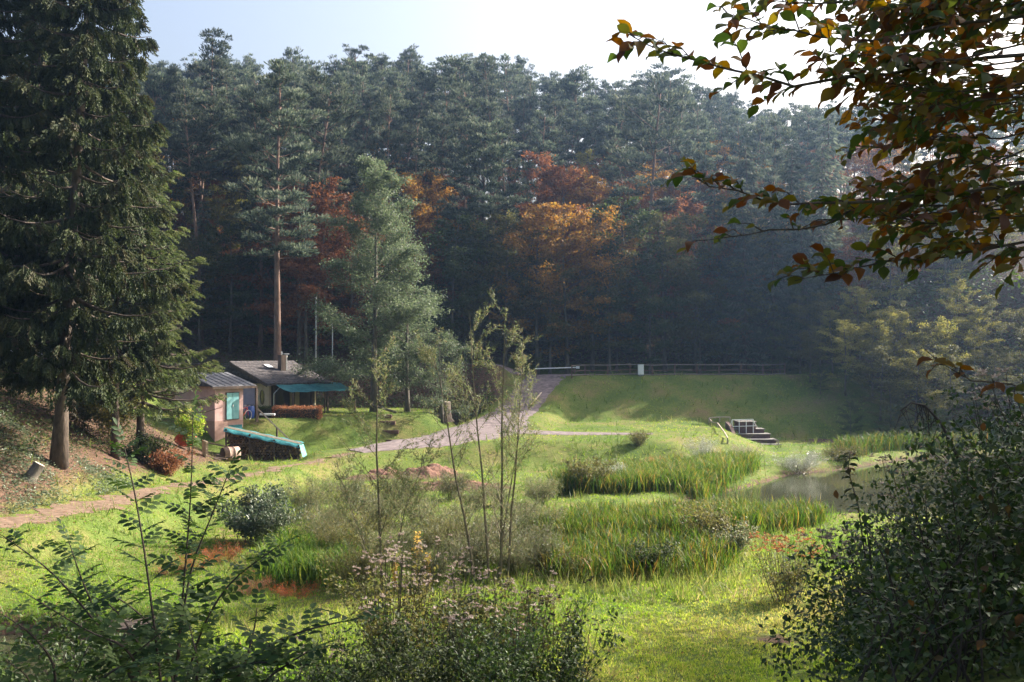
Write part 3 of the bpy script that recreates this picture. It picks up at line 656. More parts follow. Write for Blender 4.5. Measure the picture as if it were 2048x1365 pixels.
x, y, z = gp(765, 1185); st, lf = sapling([(7.3, 0, 0, (-.25, .2), .055), (4.2, .1, 0, (1.1, .3), .03), (3.6, -.1, 0, (-1.2, 0), .025)], 7500, .115, 0)
t_ = thing('willow_sapling', 'slim single stemmed willow sapling in front of the alder', 'tree', (x, y, z)); part('trunk', st, M_twig, t_); part('crown', lf, M_willow, t_)
x, y, z = gp(985, 1165)
st, lf = sapling([(7.4, -.5, 0, (-1.4, .2), .05), (8.2, -.1, .1, (-.6, .3), .05), (8.4, .25, 0, (.1, -.1), .055), (7.6, .45, .1, (.5, .2), .045), (5.6, .1, 0, (.9, 0), .03)], 9500, .105, 1)
t_ = thing('willow_sapling', 'many stemmed bare willow sapling with thin leaves at its top', 'tree', (x, y, z)); part('trunk', st, M_twig, t_); part('crown', lf, M_willow, t_)
# yellow dying stalks in the thicket
for i, (px, py, h) in enumerate([(835, 1165, 1.6), (790, 1185, .9), (855, 1180, 1.1)]):
    x, y, z = gp(px, py); st, lf = G(), G(); st.tube([(0, 0, -.1), (.03, 0, h * .6), (.0, .02, h)], [.012, .009, .004], 4)
    n = 160; u = .15 + .85 * rng.random(n); a = rng.random(n) * 6.28
    stamp(lf, *T_DIA, frames(np.stack([np.cos(a), np.sin(a), rng.normal(size=n) * .5 - .4], 1), rng.random(n)), np.stack([.05 * rng.normal(size=n), .05 * rng.normal(size=n), u * h], 1), .10 * rng.uniform(.6, 1.2, n))
    t_ = thing('yellow_stalk', ['tall pale yellow withered stalk in the willow thicket', 'short yellow withered stalk nearest the slim sapling', 'middle yellow withered stalk in the willow thicket'][i], 'plant', (x, y, z))
    part('stem', st, M_twig, t_); part('foliage', lf, leafmat('straw_leaves%d' % i, [(.4,.27,.08),(.55,.4,.16)], .4, .6), t_)
# bushes by the pond
for (px, py, H, rr, lf_, n, ml, lab) in [
    (1175, 985, 1.9, 1.4, .11, 4500, M_olive, 'yellow green bush at the left end of the reed bed'), (1225, 975, 1.5, 1.1, .10, 3200, M_silver, 'silvery bush next to the yellow green one by the reeds'),
    (1400, 935, 2.0, 1.3, .10, 4200, M_silver, 'pale willow bush behind the reed bed'), (1310, 950, 1.2, 1.4, .08, 3000, M_dry, 'brown weedy bush behind the reed bed'),
    (1490, 925, 1.5, 1.2, .08, 3200, M_seed, 'pinkish plumed bush in front of the spillway'), (1278, 892, 1.2, .8, .08, 2400, M_olive, 'small yellowish bush alone on the grass bank'),
    (1600, 948, 1.5, 2.0, .12, 5200, M_silver, 'glittering silver bush leaning over the water'), (1690, 925, 1.2, 1.5, .10, 3000, M_olive, 'low green bush on the far shore of the pond'),
    (1420, 1085, 1.6, 1.2, .10, 3600, M_olive, 'leafy green weeds in front of the second reed bed'), (1300, 1150, 1.3, .9, .09, 3000, M_green, 'leafy goldenrod clump at the edge of the lawn'),
    (1470, 1110, 1.3, 1.0, .09, 2600, M_willow, 'pale weeds left of the pink seed heads'), (1120, 1150, .9, 1.0, .08, 2200, M_olive, 'low weeds between sapling and lawn')]:
    shrub_thing('bush', lab, 'bush', shrub(H, rr, 30, n, lf_, T_WIL if ml in (M_silver, M_dry, M_seed) else T_DIA, .7, .1, .008), M_twig, ml, gp(px, py))
st, lf = shrub(1.7, .9, 26, 2200, .07, T_DIA, .85, .1, .008); x, y, z = gp(1575, 1205); t_ = thing('seedhead_plant', 'pink brown seed heads standing beside the dark thicket', 'plant', (x, y, z))
part('stems', st, M_twig, t_); part('foliage', lf, M_olive, t_); s2, l2 = plumes(None, 1.75, .95, 34, .07); part('seed_heads', l2, M_dry, t_, kind='stuff'); part('stalks', s2, M_twig, t_)

# reeds
def reeds(poly, dens, hmin, hmax, dry=.3):
    poly = np.array(poly); x0, y0 = poly.min(0); x1, y1 = poly.max(0); n = int((x1 - x0) * (y1 - y0) * dens)
    X = rng.uniform(x0, x1, n); Y = rng.uniform(y0, y1, n); k = poly_sd(X, Y, [tuple(q) for q in poly]) < rng.normal(size=n) * .25; X, Y = X[k], Y[k]; n = len(X)
    cl = np.sin(X * 2.3 + np.sin(Y * 3)) * .5 + rng.normal(size=n) * .35; L = hmin + (hmax - hmin) * np.clip(.5 + cl * .35, 0, 1.2)
    D = np.stack([rng.normal(size=n) * .2 - .05, rng.normal(size=n) * .2, np.ones(n)], 1); g_ = G()
    pos = np.stack([X, Y, np.maximum(hz(X, Y), -.75) - .05], 1)
    D[:, :2] += rng.normal(size=(n, 2)) * .35 * (rng.random((n, 1)) < .25)
    Mx = frames(D, rng.random(n) * 6.28, np.tile([1.0, 0, 0], (n, 1))); A = np.clip(rng.random(n) ** 1.3 * (.6 + dry) + .1 * rng.normal(size=n), 0, 1); kk = rng.integers(0, 4, n)
    for b_, bend in enumerate((.6, 1.2, 2.2, 3.6)):
        q = kk == b_; stamp(g_, T_REED[0] * [1, 1.25, bend], T_REED[1], Mx[q], pos[q], L[q], A[q])
    return g_
def gpoly(pts): return [ground_pt(*q)[:2] for q in pts]
B1 = [(2,47.8),(9.5,49.7),(12.3,54.6),(14.4,58.4),(13.4,60.6),(11,58.5),(7,54.5),(2,51)]
solo('reed_bed', reeds(B1, 210, .8, 1.3), M_reed, 'yellow tipped reed bed along the near edge of the pond', 'reeds', kind='stuff')
B2 = [(.8,36.5),(6,37),(10.5,38.4),(13,40.6),(11,42),(7,41.8),(1,40)]
solo('reed_bed', reeds(B2, 165, .65, 1.15), M_reed, 'nearer reed bed with dark shaded gap below the pond', 'reeds', kind='stuff')
solo('reed_bed', reeds(gpoly([(540,1175),(690,1180),(700,1110),(560,1105)]), 170, .7, 1.2, .0), M_reed, 'bright green iris leaves left of the slim sapling', 'reeds', kind='stuff')
solo('reed_bed', reeds([(21.5,64),(25,68),(29,70.5),(33,69.5),(33.5,71.5),(28,73),(23.5,69.5),(20.8,65.5)], 60, .8, 1.6), M_reed, 'reed fringe on the far shore of the pond', 'reeds', kind='stuff')
solo('reed_bed', reeds(gpoly([(1090,1165),(1250,1165),(1400,1160),(1480,1130),(1400,1095),(1230,1100),(1100,1110)]), 75, .6, 1.2, .3), M_reed, 'sparse bright blades between reeds and lawn', 'reeds', kind='stuff')

# grass
def blades(n, xr, yr, size, dens_fn, template=T_BLADE, wid=1.0, upv=1.0):
    Y = 1 / rng.uniform(1 / yr[1], 1 / yr[0], n); X = rng.uniform(-.56, .56, n) * Y; k = (X > xr[0]) & (X < xr[1]) & (rng.random(n) < dens_fn(X, Y)); X, Y = X[k], Y[k]; n = len(X)
    reps = 4; X = np.repeat(X, reps) + rng.normal(size=n * reps) * .035; Y = np.repeat(Y, reps) + rng.normal(size=n * reps) * .035; n *= reps
    D = np.stack([rng.normal(size=n) * .55, rng.normal(size=n) * .55, np.full(n, upv)], 1); g_ = G()
    hue = np.clip(.24 + .30 * ((X > 1) & (Y < 31)) + .34 * np.sin(X * .5 + 1.7 * np.sin(Y * .33)) * np.sin(Y * .41) + rng.normal(size=n) * .22, 0, 1)
    stamp(g_, template[0] * [1, wid, 1], template[1], frames(D, rng.random(n) * 6.28), np.stack([X, Y, hz(X, Y) - .01], 1), size * rng.uniform(.5, 1.35, n) * (1 + Y / 90), hue); return g_
def no_grass(X, Y):
    k = np.ones(len(X)); 
    for L, wd in ((RAMP, 2.2), (SPUR, 1.3), (TRACK, .8)): k *= np.maximum(sstep(wd - .7, wd + .7, line_near(X, Y, L)[0]), (.35 * (np.sin(X * 3 + Y * 2) > 0) if L is TRACK else 0))
    k *= poly_sd(X, Y, POND) > -.25; k *= poly_sd(X, Y, POND2) > .1; k *= hill_s(X, Y) < 1.5; k *= 1 - .85 * sstep(-16, -18.5, X) * (Y > 26) * (Y < 62); k *= 1 - .9 * (Y > 81) * (X < 1)
    for (a, b, r_) in ((-7.7, 54.5, 1.5), (-4.6, 55.5, 1.9), (-3.2, 50.5, 1.6), (-1.2, 50.8, 1.3), (6.3, 24.2, .5)): k *= sstep(.5 * r_, 1.2 * r_, np.hypot((X - a) * .7, Y - b))
    return k
solo('grass', blades(120000, (-40, 40), (17, 92), .065, no_grass, T_TRI, wid=1.8), M_lawn, 'short green grass of the meadow and banks', 'grass', kind='stuff')
def weedy(X, Y):
    k = no_grass(X, Y); a = .9 * np.exp(-((X - 3) ** 2 / 60 + (Y - 35) ** 2 / 40)) + .10 + .9 * (np.abs(Y - 60) < 3.2) * (X > -1) * (X < 14) + .35 * (Y < 19) + .35 * (Y > 78) * (np.abs(X - 14) < 14)
    a += .5 * np.exp(-((X + 6) ** 2 / 20 + (Y - 48) ** 2 / 30)) + .8 * (poly_sd(X, Y, POND2) < 1.2)
    lawn = (X > 2.2 + (Y - 21) * .02) & (X < 8) & (Y < 27.5); return k * np.clip(a, 0, 1) * np.where(lawn, 0, 1) * np.where((Y < 30) & (X < -2) & (Y > 26.5), 0, 1)
solo('grass', blades(95000, (-30, 30), (9, 90), .30, weedy, wid=.5, upv=1.3), M_tallg, 'long rough grass among the weeds and on the banks', 'grass', kind='stuff')
# ivy, leaf litter and brambles under the spruces
def litter(n, xr, yr, size, h, cond):
    X = rng.uniform(*xr, n); Y = rng.uniform(*yr, n); k = cond(X, Y) > rng.random(n); X, Y = X[k], Y[k]; n = len(X); g_ = G()
    Z = hz(X, Y) + h * rng.random(n) ** 1.5 * (.4 + .6 * np.abs(np.sin(X * 1.9) * np.cos(Y * 1.5))) + .01
    D = norm(np.stack([rng.normal(size=n), rng.normal(size=n), rng.normal(size=n) * .35], 1)); stamp(g_, *T_DIA, frames(D, None, norm(np.tile([0, 0, 1.0], (n, 1)) + rvec(n) * .6)), np.stack([X, Y, Z], 1), size * rng.uniform(.6, 1.3, n)); return g_
solo('ivy_ground_cover', litter(30000, (-25, -16), (31, 44), .11, .4, lambda X, Y: 1.0 * (line_near(X, Y, TRACK)[0] > 1.0) * (X < -15.5) * (.25 + .75 * (np.sin(X * 1.3 + Y) > -.3))), M_ivy, 'pale ivy covering the bank around the stump', 'ivy', kind='stuff')
solo('bramble_undergrowth', litter(36000, (-34, -17.2), (37, 62), .14, 1.1, lambda X, Y: (.3 + .7 * (np.sin(X * .8) * np.sin(Y * .6) > -.2)) * (X < -19 - .15 * np.clip(Y - 46, 0, 99))), M_green, 'dark tangled undergrowth on the slope behind the spruces', 'undergrowth', kind='stuff')
solo('slope_undergrowth', litter(26000, (-46, 0), (81, 89.3), .22, 1.3, lambda X, Y: .9 * (X < -1.5)), M_green, 'dark undergrowth on the bank behind the cottage', 'undergrowth', kind='stuff')
solo('bank_undergrowth', litter(70000, (22, 64), (55, 112), .36, 3.2, lambda X, Y: 1.0 * (hill_s(X, Y) > .6) * (hill_s(X, Y) < 24) * (X < .56 * Y)), M_green, 'shaded undergrowth on the slope beyond the pond', 'undergrowth', kind='stuff')
solo('fallen_leaves', litter(5200, (-14, 9), (19, 46), .07, .03, lambda X, Y: .35 + .65 * (np.sin(X * .9 + Y * .5) > .2)), M_dry, 'scattered brown leaves on the lawn and meadow', 'leaf litter', kind='stuff')
solo('fallen_leaves', litter(9000, (-19, -9), (24, 62), .07, .015, lambda X, Y: .3 + .5 * (X < -13)), M_dry, 'brown fallen leaves on track and slope', 'leaf litter', kind='stuff')
solo('forest_undergrowth', litter(46000, (-62, 62), (92, 106), .34, 2.2, lambda X, Y: 1.0 * (hill_s(X, Y) > .8) * (hill_s(X, Y) < 9)), M_olive, 'shaded undergrowth along the foot of the wood', 'undergrowth', kind='stuff')
for (px, py, H, rr, ml, lab) in [(215, 845, 3.4, 1.6, M_yellow, 'yellow autumn shrub glowing between the spruce trunks'), (165, 830, 2.8, 1.4, M_olive, 'olive shrub behind the thick spruce trunk'), (290, 850, 1.6, 1.1, M_green, 'green shrub on the slope behind the thin spruces'),
                                 (30, 860, 2.6, 1.8, M_green, 'dark shrub below the left edge spruce'), (335, 880, 1.4, 1.2, M_dry, 'brown dry bracken on the slope by the cottage')]:
    d = 50.0; x = (px - 1024) / F * d; shrub_thing('shrub', lab, 'shrub', shrub(H, rr, 26, 3600, .13, T_DIA, .6), M_twig, ml, (x, d, gz(x, d) - .05))
for (px, d, H, ml, lab) in [(383, 60.5, 2.9, M_green, 'small bright green tree in front of the pink annex')]:
    x = (px - 1024) / F * d; shrub_thing('shrub', lab, 'shrub', shrub(H, .8, 9, 2600, .15, T_DIA, .8, .35, .02), M_twig, M_lawn, (x, d, gz(x, d) - .05))

# ------------------------------------------------------------------ cottage and yard
HR = R(47); cu, su = math.cos(HR), math.sin(HR)
M_pink = mat('pink_plaster', (.44,.275,.245), (.60,.40,.36), 1.6, .9, .15)
M_basew = mat('brown_base_plaster', (.30,.19,.155), (.40,.26,.21), 2.5, .9, .15)
M_cream = mat('cream_plaster', (.46,.38,.26), (.56,.47,.34), 2.0, .9, .1)
M_lav = mat('lavender_tone', (.32,.27,.36), (.40,.34,.45), 2.0, .9, .1)
M_roof = mat('weathered_roof_sheet', (.045,.04,.042), (.165,.15,.147), 7, .9, .3, stretch=(1,.35,1), c3=(.09,.08,.08), spec=.1)
M_roof2 = mat('dark_roof_felt', (.08,.08,.09), (.19,.19,.20), 3, .8, .2)
M_wood = mat('dark_weathered_wood', (.05,.035,.028), (.12,.085,.065), 6, .85, .3, stretch=(1,1,.2))
M_pale = mat('pale_wood', (.34,.27,.20), (.48,.40,.31), 6, .8, .2)
M_teal = mat('teal_paint', (.12,.30,.31), (.19,.38,.38), 4, .6, .05)
M_tarp = mat('teal_tarpaulin', (.015,.10,.115), (.06,.22,.235), 3.0, .6, .4, spec=.3, c3=(.025,.16,.175))
M_metal = mat('galvanised_metal', (.42,.43,.44), (.55,.56,.57), 6, .4, .05, metal=.7)
M_white = mat('white_paint', (.72,.73,.74), (.80,.80,.80), 5, .6)
M_black = mat('dark_glass', (.015,.016,.02), rough=.15, spec=.5)
M_interior = mat('veranda_shade_dark', (.05,.04,.035), (.09,.07,.06), 4, .9)

# annex
A0 = P(430, 885, 65); ax, ay = A0.x, 65.0
an = thing('annex', 'pink plastered annex with grey felt roof and teal double door', 'building', (ax, ay, .6), HR)
part('base_wall', G().box((0, 0, -.6), (2.1, 5.2, 1.75)), M_basew, an)
part('wall', G().box((.004, .006, 1.752), (2.096, 5.19, 4.02)), M_pink, an)
part('gable_wall', G().prism([(0.02, 4.0), (5.15, 4.0), (3.4, 4.75)], .02, 2.08, axis='x'), M_pink, an)
dr = part('door', G().box((.78, -.05, 1.80), (1.78, -.002, 3.62)), M_wood, an)
for k in range(2):
    lf_ = part('door_leaf', G().box((.83 + k * .46, -.075, 1.84), (1.27 + k * .46, -.052, 3.57)), M_teal, dr)
part('handle', G().box((1.25, -.11, 2.65), (1.31, -.077, 2.78)), M_metal, dr)
part('cellar_door', G().box((1.0, -.04, -.3), (2.0, -.004, 1.45)), M_tarp, an)
rf = G(); th = .09
rf.prism([(-.3, 4.02), (3.4, 4.86), (7.0, 4.0), (7.0, 4.0 - th), (3.4, 4.86 - th), (-.3, 4.02 - th)], -.35, 2.95, axis='x')
ro = part('roof', rf, M_roof2, an); part('fascia', G().box((-.36, -.34, 3.84), (2.97, -.305, 4.0)), M_wood, ro)
for k in range(7): part('roof_batten', G().prism([(-.29, 4.027), (3.38, 4.857), (3.38, 4.89), (-.29, 4.06)], -.34 + k * .48, -.30 + k * .48, axis='x'), M_roof2, ro)
part('post', G().box((2.75, -.55, 1.6), (2.87, -.43, 3.86)), M_wood, an)

# main cottage
H0 = P(466, 725, 76)
co = thing('cottage', 'cream cottage with weathered grey gable roof and teal awning', 'house', (H0.x, 76, 2.25), HR)
EZ, RZ = 2.28, 3.82                                             # eave and ridge above the floor
part('wall', G().prism([(-4.3, -.6), (4.0, -.6), (4.0, 2.35), (0, 3.66), (-4.3, 2.33)], .35, .55, axis='x'), M_cream, co)
part('lavender_slab', G().box((.30, -2.5, -.6), (.346, 1.5, 2.1)), M_lav, co)  # lavender-toned slab over part of the cream gable wall
part('front_wall', G().box((.552, -3.5, -.6), (5.0, -3.3, 2.5)), M_interior, co)  # front wall coloured dark for the shade inside the veranda
part('end_wall', G().prism([(-3.5, -.6), (4.0, -.6), (4.0, 2.35), (0, 3.66), (-3.5, 2.33)], 4.95, 5.1, axis='x'), M_cream, co)
part('back_wall', G().box((.552, 3.8, -.6), (4.948, 4.0, 2.35)), M_cream, co)
wn = G(); n = 18
V = [(.335, -3.45 + .26 * math.cos(a), 1.25 + .52 * math.sin(a)) for a in np.linspace(0, 2 * math.pi, n, endpoint=False)]
wn.add(V, [list(range(n))[::-1]]); wo = part('window', wn, M_black, co)
fr_ = G(); fr_.tube([(.33, -3.45 + .28 * math.cos(a), 1.25 + .54 * math.sin(a)) for a in np.linspace(0, 2 * math.pi, 19)], .035, 4, cap=False); part('window_frame', fr_, M_wood, wo)
def slope(y): return RZ - abs(y) * (RZ - EZ) / 5.0
rf = G(); rf.prism([(-5.0, EZ), (0, RZ), (4.6, slope(4.6)), (4.6, slope(4.6) - .14), (0, RZ - .14), (-5.0, EZ - .14)], -.25, 5.45, axis='x')
ro = part('roof', rf, M_roof, co)
for k in range(13):                                              # overlapping roof sheet courses
    y0 = -5.03 + k * .385; part('roof_sheet', G().prism([(y0, slope(y0) + .035), (y0 + .41, slope(y0 + .41) + .012), (y0 + .41, slope(y0 + .41) + .004), (y0, slope(y0) + .004)], -.28, 5.48, axis='x'), M_roof, ro)
part('ridge_cap', G().prism([(-.18, slope(.18) + .03), (0, RZ + .07), (.18, slope(.18) + .03), (0, RZ + .01)], -.29, 5.49, axis='x'), M_roof, ro)
part('verge_board', G().prism([(-5.0, EZ - .02), (0, RZ - .02), (0, RZ - .24), (-5.0, EZ - .24)], -.30, -.255, axis='x'), M_wood, ro)
sl_ = part('skylight', G().prism([(-1.75, slope(1.75) + .10), (-.95, slope(.95) + .10), (-.95, slope(.95)), (-1.75, slope(1.75))], 2.0, 2.55, axis='x'), M_wood, ro)
part('pane', G().prism([(-1.70, slope(1.7) + .115), (-1.0, slope(1.0) + .115), (-1.0, slope(1.0) + .103), (-1.70, slope(1.7) + .103)], 2.05, 2.5, axis='x'), M_white, ro)
ch = part('chimney', G().box((2.75, -2.3, 2.9), (3.2, -1.85, 4.35)), M_wood, co)
part('flue_pipe', G().tube([(3.32, -2.1, 3.1), (3.32, -2.1, 4.35)], .09, 10), M_metal, ch)
part('flue_cap', G().box((3.05, -2.3, 4.40), (3.5, -1.9, 4.46)), M_metal, ch); part('flue_tip', G().box((2.92, -2.1, 4.36), (3.0, -2.02, 4.62)), M_metal, ch)
for xx in (.45, 2.1, 3.7, 5.2): part('post', G().box((xx, -4.85, -.4), (xx + .13, -4.72, EZ - .1)), M_wood, co)
part('veranda_wall', G().box((2.7, -3.62, -.3), (3.5, -3.51, 1.9)), M_cream, co); part('veranda_door', G().box((1.2, -3.6, -.3), (2.1, -3.51, 1.85)), M_black, co)
part('downpipe', G().tube([(.9, -5.0, EZ - .2), (.35, -4.95, 1.55), (.33, -4.95, -.3)], .04, 6), M_metal, co)
aw = G(); nxw, nyw = 15, 6; V = []
for i in range(nxw):
    for j in range(nyw):
        u, v_ = i / (nxw - 1), j / (nyw - 1); V.append((.5 + 5.9 * u, -4.9 - 2.1 * v_, EZ - .06 - .52 * v_ - .10 * math.sin(math.pi * v_) * (1 + .4 * math.sin(u * 16)) + .03 * math.sin(u * 23)))
i_ = (np.arange(nxw - 1)[:, None] * nyw + np.arange(nyw - 1)[None]).ravel(); aw.add(V, np.stack([i_, i_ + 1, i_ + nyw + 1, i_ + nyw], -1))
awo = part('awning', aw, M_tarp, co, smooth=True)
for xx in (.6, 3.4, 6.2): part('awning_post', G().box((xx, -6.95, -.5), (xx + .09, -6.86, 1.65)), M_wood, awo)
part('aerial_pole', G().tube([(4.4, .8, 3.4), (6.0, 1.6, 4.25)], .03, 5), M_pale, co)

# hedge, terrace things
def hedge_geo(L, W, H):
    g_ = G(); n = int(L * W * H * 900) + 2500; pos = rng.uniform(-.5, .5, (n, 3)); k = rng.integers(0, 3, n); sg = np.sign(rng.normal(size=n)); pos[np.arange(n), k] = sg * (.5 - .07 * rng.random(n) ** 1.5)
    pos = pos * [L, W, H] + rng.normal(size=(n, 3)) * .04; stamp(g_, *T_DIA, frames(rvec(n), rng.random(n) * 6), pos, .10 * rng.uniform(.6, 1.3, n)); return g_
for (px0, px1, d, zt, zb, ml, lab) in [(548, 642, 69.5, 3.05, 1.55, M_dry, 'clipped brown hedge below the cottage veranda'), (505, 552, 69.8, 3.0, 2.2, M_green, 'short green hedge left of the brown hedge')]:
    xa, xb = (px0 - 1024) / F * d, (px1 - 1024) / F * d; t_ = thing('hedge', lab, 'hedge', ((xa + xb) / 2, d, (zt + zb) / 2))
    part('foliage', hedge_geo(xb - xa, .9, zt - zb), ml, t_); part('stems', G().box((-(xb - xa) * .46, -.35, -(zt - zb) / 2 - .3), ((xb - xa) * .46, .35, (zt - zb) * .38)), M_darktwig, t_)
t_ = thing('stair_rail', 'wooden handrail slanting down the slope from the terrace', 'railing', (0, 0, 0))
a, b = P(512, 822, 67.2), P(598, 880, 64.9); a.z = gz(a.x, a.y) + .95; b.z = gz(b.x, b.y) + .55
part('rail', G().tube([a, b], .055, 4), M_pale, t_)
for u in (.04, .5, .95): q = a.lerp(b, u); part('post', G().box((q.x - .05, q.y - .05, gz(q.x, q.y) - .2), (q.x + .05, q.y + .05, q.z)), M_wood, t_)
q = P(535, 829, 67.5); solo('bench_board', G().box((-.5, -.15, -.06), (.5, .15, .06)), M_white, 'white board lying on the terrace edge', 'board', loc=q)
# bicycle and blue barrel by the annex
q = P(487, 832, 67.2); z = gz(q.x, q.y); t_ = thing('bicycle', 'bicycle leaning by the annex corner', 'bicycle', (q.x, q.y, z), R(65))
for xx in (-.5, .5):
    wl = part('wheel', G().tube([(xx + .33 * math.cos(a), 0, .34 + .33 * math.sin(a)) for a in np.linspace(0, 2 * math.pi, 19)], .025, 5, cap=False), M_metal, t_)
part('frame', G().tube([(-.5, 0, .34), (-.15, 0, .82), (.4, 0, .85), (.5, 0, .34)], .025, 5).tube([(-.15, 0, .8), (0, 0, .32), (.4, 0, .8)], .022, 5), mat('red_frame', (.4,.05,.04), rough=.4), t_)
part('handlebar', G().tube([(.38, -.25, .98), (.40, 0, .95), (.38, .25, .98)], .018, 5), M_metal, t_); part('saddle', G().box((-.3, -.07, .88), (-.05, .07, .94)), M_black, t_)
q = P(500, 828, 68.5); z = gz(q.x, q.y); bl = G(); bl.tube([(0, 0, 0), (0, 0, .1), (0, 0, .45), (0, 0, .8), (0, 0, .9)], [.26, .30, .33, .30, .24], 12)
t_ = thing('water_barrel', 'blue barrel on the terrace between annex and hedge', 'barrel', (q.x, q.y, z)); part('body', bl, mat('blue_plastic', (.03,.07,.25), rough=.4), t_, smooth=True); part('rim', G().tube([(.27 * math.cos(a), .27 * math.sin(a), .9) for a in np.linspace(0, 2 * math.pi, 13)], .025, 4, cap=False), M_black, t_)

# firewood stack under its tarpaulin
xl, xr, wy = (452 - 1024) / F * 63.5, (600 - 1024) / F * 63.5, 63.5; zb = min(gz(xl, wy), gz(xr, wy)) - .05; Lw = xr - xl
wd = thing('firewood_stack', 'long firewood stack with sloping teal tarpaulin top beside the annex', 'woodpile', (xl, wy, zb))
def wtop(x): return 2.05 - 1.05 * x / Lw
lg = G(); rowz = .1; k = 0
while rowz < 2.0:
    xx = .1 + (k % 2) * .09
    while xx < Lw - .08:
        if rowz < wtop(xx) - .14:
            r_ = rng.uniform(.07, .10); yo = rng.normal() * .04; nn = int(rng.integers(5, 8)); lg.tube([(xx, yo, rowz), (xx + rng.normal() * .02, 1.0 + yo, rowz)], r_, nn, a=rng.random())
        xx += .185
    rowz += .165; k += 1
part('logs', lg, leafmat('split_firewood', [(.07,.045,.03),(.13,.08,.05),(.2,.13,.08)], 0.0, .9), wd, kind='stuff')
tp = G(); V = []; n1_, n2_ = 22, 7
for i in range(n1_):
    for j in range(n2_):
        u, v_ = i / (n1_ - 1), j / (n2_ - 1); V.append((-.1 + (Lw + .15) * u, -.22 + 1.5 * v_, wtop(Lw * u) + .02 + .03 * math.sin(u * 31 + v_ * 4) + .02 * math.sin(v_ * 9) - .22 * max(0, .12 - v_) / .12))
i_ = (np.arange(n1_ - 1)[:, None] * n2_ + np.arange(n2_ - 1)[None]).ravel(); tp.add(V, np.stack([i_, i_ + 1, i_ + n2_ + 1, i_ + n2_], -1)); part('tarpaulin', tp, M_tarp, wd, smooth=True)
hg = G(); V = []
for i in range(14):
    for j in range(7):
        u, v_ = i / 13, j / 6; V.append((Lw + .05 + .22 * v_ + .07 * math.sin(u * 15) * v_, -.3 + 1.2 * u, .98 - .85 * v_ + .04 * math.sin(u * 12)))
i_ = (np.arange(13)[:, None] * 7 + np.arange(6)[None]).ravel(); hg.add(V, np.stack([i_, i_ + 1, i_ + 8, i_ + 7], -1))
part('hanging_tarpaulin', hg, mat('pale_teal_tarpaulin', (.07,.27,.28), (.17,.40,.40), 3, .6, .4), wd, smooth=True)
for k in range(3):
    yy = -.05 + .3 * k; part('batten', G().tube([(-.1, yy, wtop(0) + .07), (Lw, yy, wtop(Lw) + .07)], .03, 4), M_pale, wd)
for xx in (.05, Lw * .33, Lw * .66, Lw - .05): part('post', G().box((xx - .05, -.15, -.1), (xx + .05, -.06, wtop(xx) - .02)), M_wood, wd)
# steel drum, pallet, red tub, planks
q = P(462, 908, 61.5); z = gz(q.x, q.y); n = 20; sh = G(); ang = np.linspace(0, 2 * math.pi, n, endpoint=False); V = []; prof = [(0, .42), (0, .45), (.3, .45), (.31, .465), (.33, .45), (.65, .45), (.66, .465), (.68, .45), (1.0, .45), (1.0, .42), (.05, .42)]
for (l, r_) in prof: V += [(l, r_ * math.cos(a), .45 + r_ * math.sin(a)) for a in ang]
Fq = [[i * n + j, i * n + (j + 1) % n, (i + 1) * n + (j + 1) % n, (i + 1) * n + j] for i in range(len(prof) - 1) for j in range(n)]; sh.add(V, Fq)
dm = thing('steel_drum', 'rusty open steel drum lying on its side by the woodpile', 'drum', (q.x - .5, q.y, z - .02), R(38)); part('shell', sh, mat('rusty_steel', (.20,.12,.085), (.36,.25,.20), 4, .65, .15), dm, smooth=True)
part('end_disc', G().add([(.97, .42 * math.cos(a), .45 + .42 * math.sin(a)) for a in ang], [list(range(n))]), M_wood, dm)
q = P(411, 920, 60.5); z = gz(q.x, q.y); pl = thing('pallet', 'pale wooden pallet standing on its edge near the drum', 'pallet', (q.x, q.y, z), R(-62))
for k in range(6): part('slat', G().box((-.6 + k * .205, -.07, 0), (-.49 + k * .205, -.05, .95)), M_pale, pl)
for k in range(3): part('bearer', G().box((-.6, -.048, .03 + .40 * k), (.54, .045, .12 + .40 * k)), M_pale, pl)
for k in range(5): part('slat', G().box((-.6 + k * .255, .047, 0), (-.49 + k * .255, .066, .95)), M_pale, pl)
q = P(368, 909, 60.8); z = gz(q.x, q.y); tb = G(); V = []; prof = [(.0, .02), (.38, .02), (.42, .1), (.50, .48), (.54, .50), (.47, .47), (.36, .06), (.0, .05)]; n = 18
for (r_, h) in prof: V += [(1.25 * r_ * math.cos(a), .8 * r_ * math.sin(a), h) for a in np.linspace(0, 2 * math.pi, n, endpoint=False)]
tb.add(V, [[i * n + j, i * n + (j + 1) % n, (i + 1) * n + (j + 1) % n, (i + 1) * n + j] for i in range(len(prof) - 1) for j in range(n)])
t_ = solo('plastic_tub', tb, mat('orange_red_plastic', (.55,.10,.05), (.66,.16,.09), 3, .45), 'orange red plastic tub tipped on its side in the grass', 'tub', smooth=True, loc=(q.x, q.y + .2, z + .35)); t_.rotation_euler = (R(65), 0, R(25))
for k in range(5):
    q = P(430 + k * 5, 915, 60.5 + .3 * k); z = gz(q.x, q.y); solo('scrap_plank', G().box((-.7, -.08, 0), (.7, .08, .04)), M_wood, 'dark scrap planks lying beside the drum', 'plank', 'scrap planks', loc=(q.x, q.y, z + .05 + .06 * k)).rotation_euler = (0, .05, rng.normal() * .4)
q = P(450, 888, 62); st_ = solo('wooden_pole', G().tube([(-.8, 0, .3), (.8, .1, -.05)], .05, 5), M_wood, 'dark pole leaning between annex corner and drum', 'pole', loc=(q.x - .2, q.y, gz(q.x, q.y) + .75))

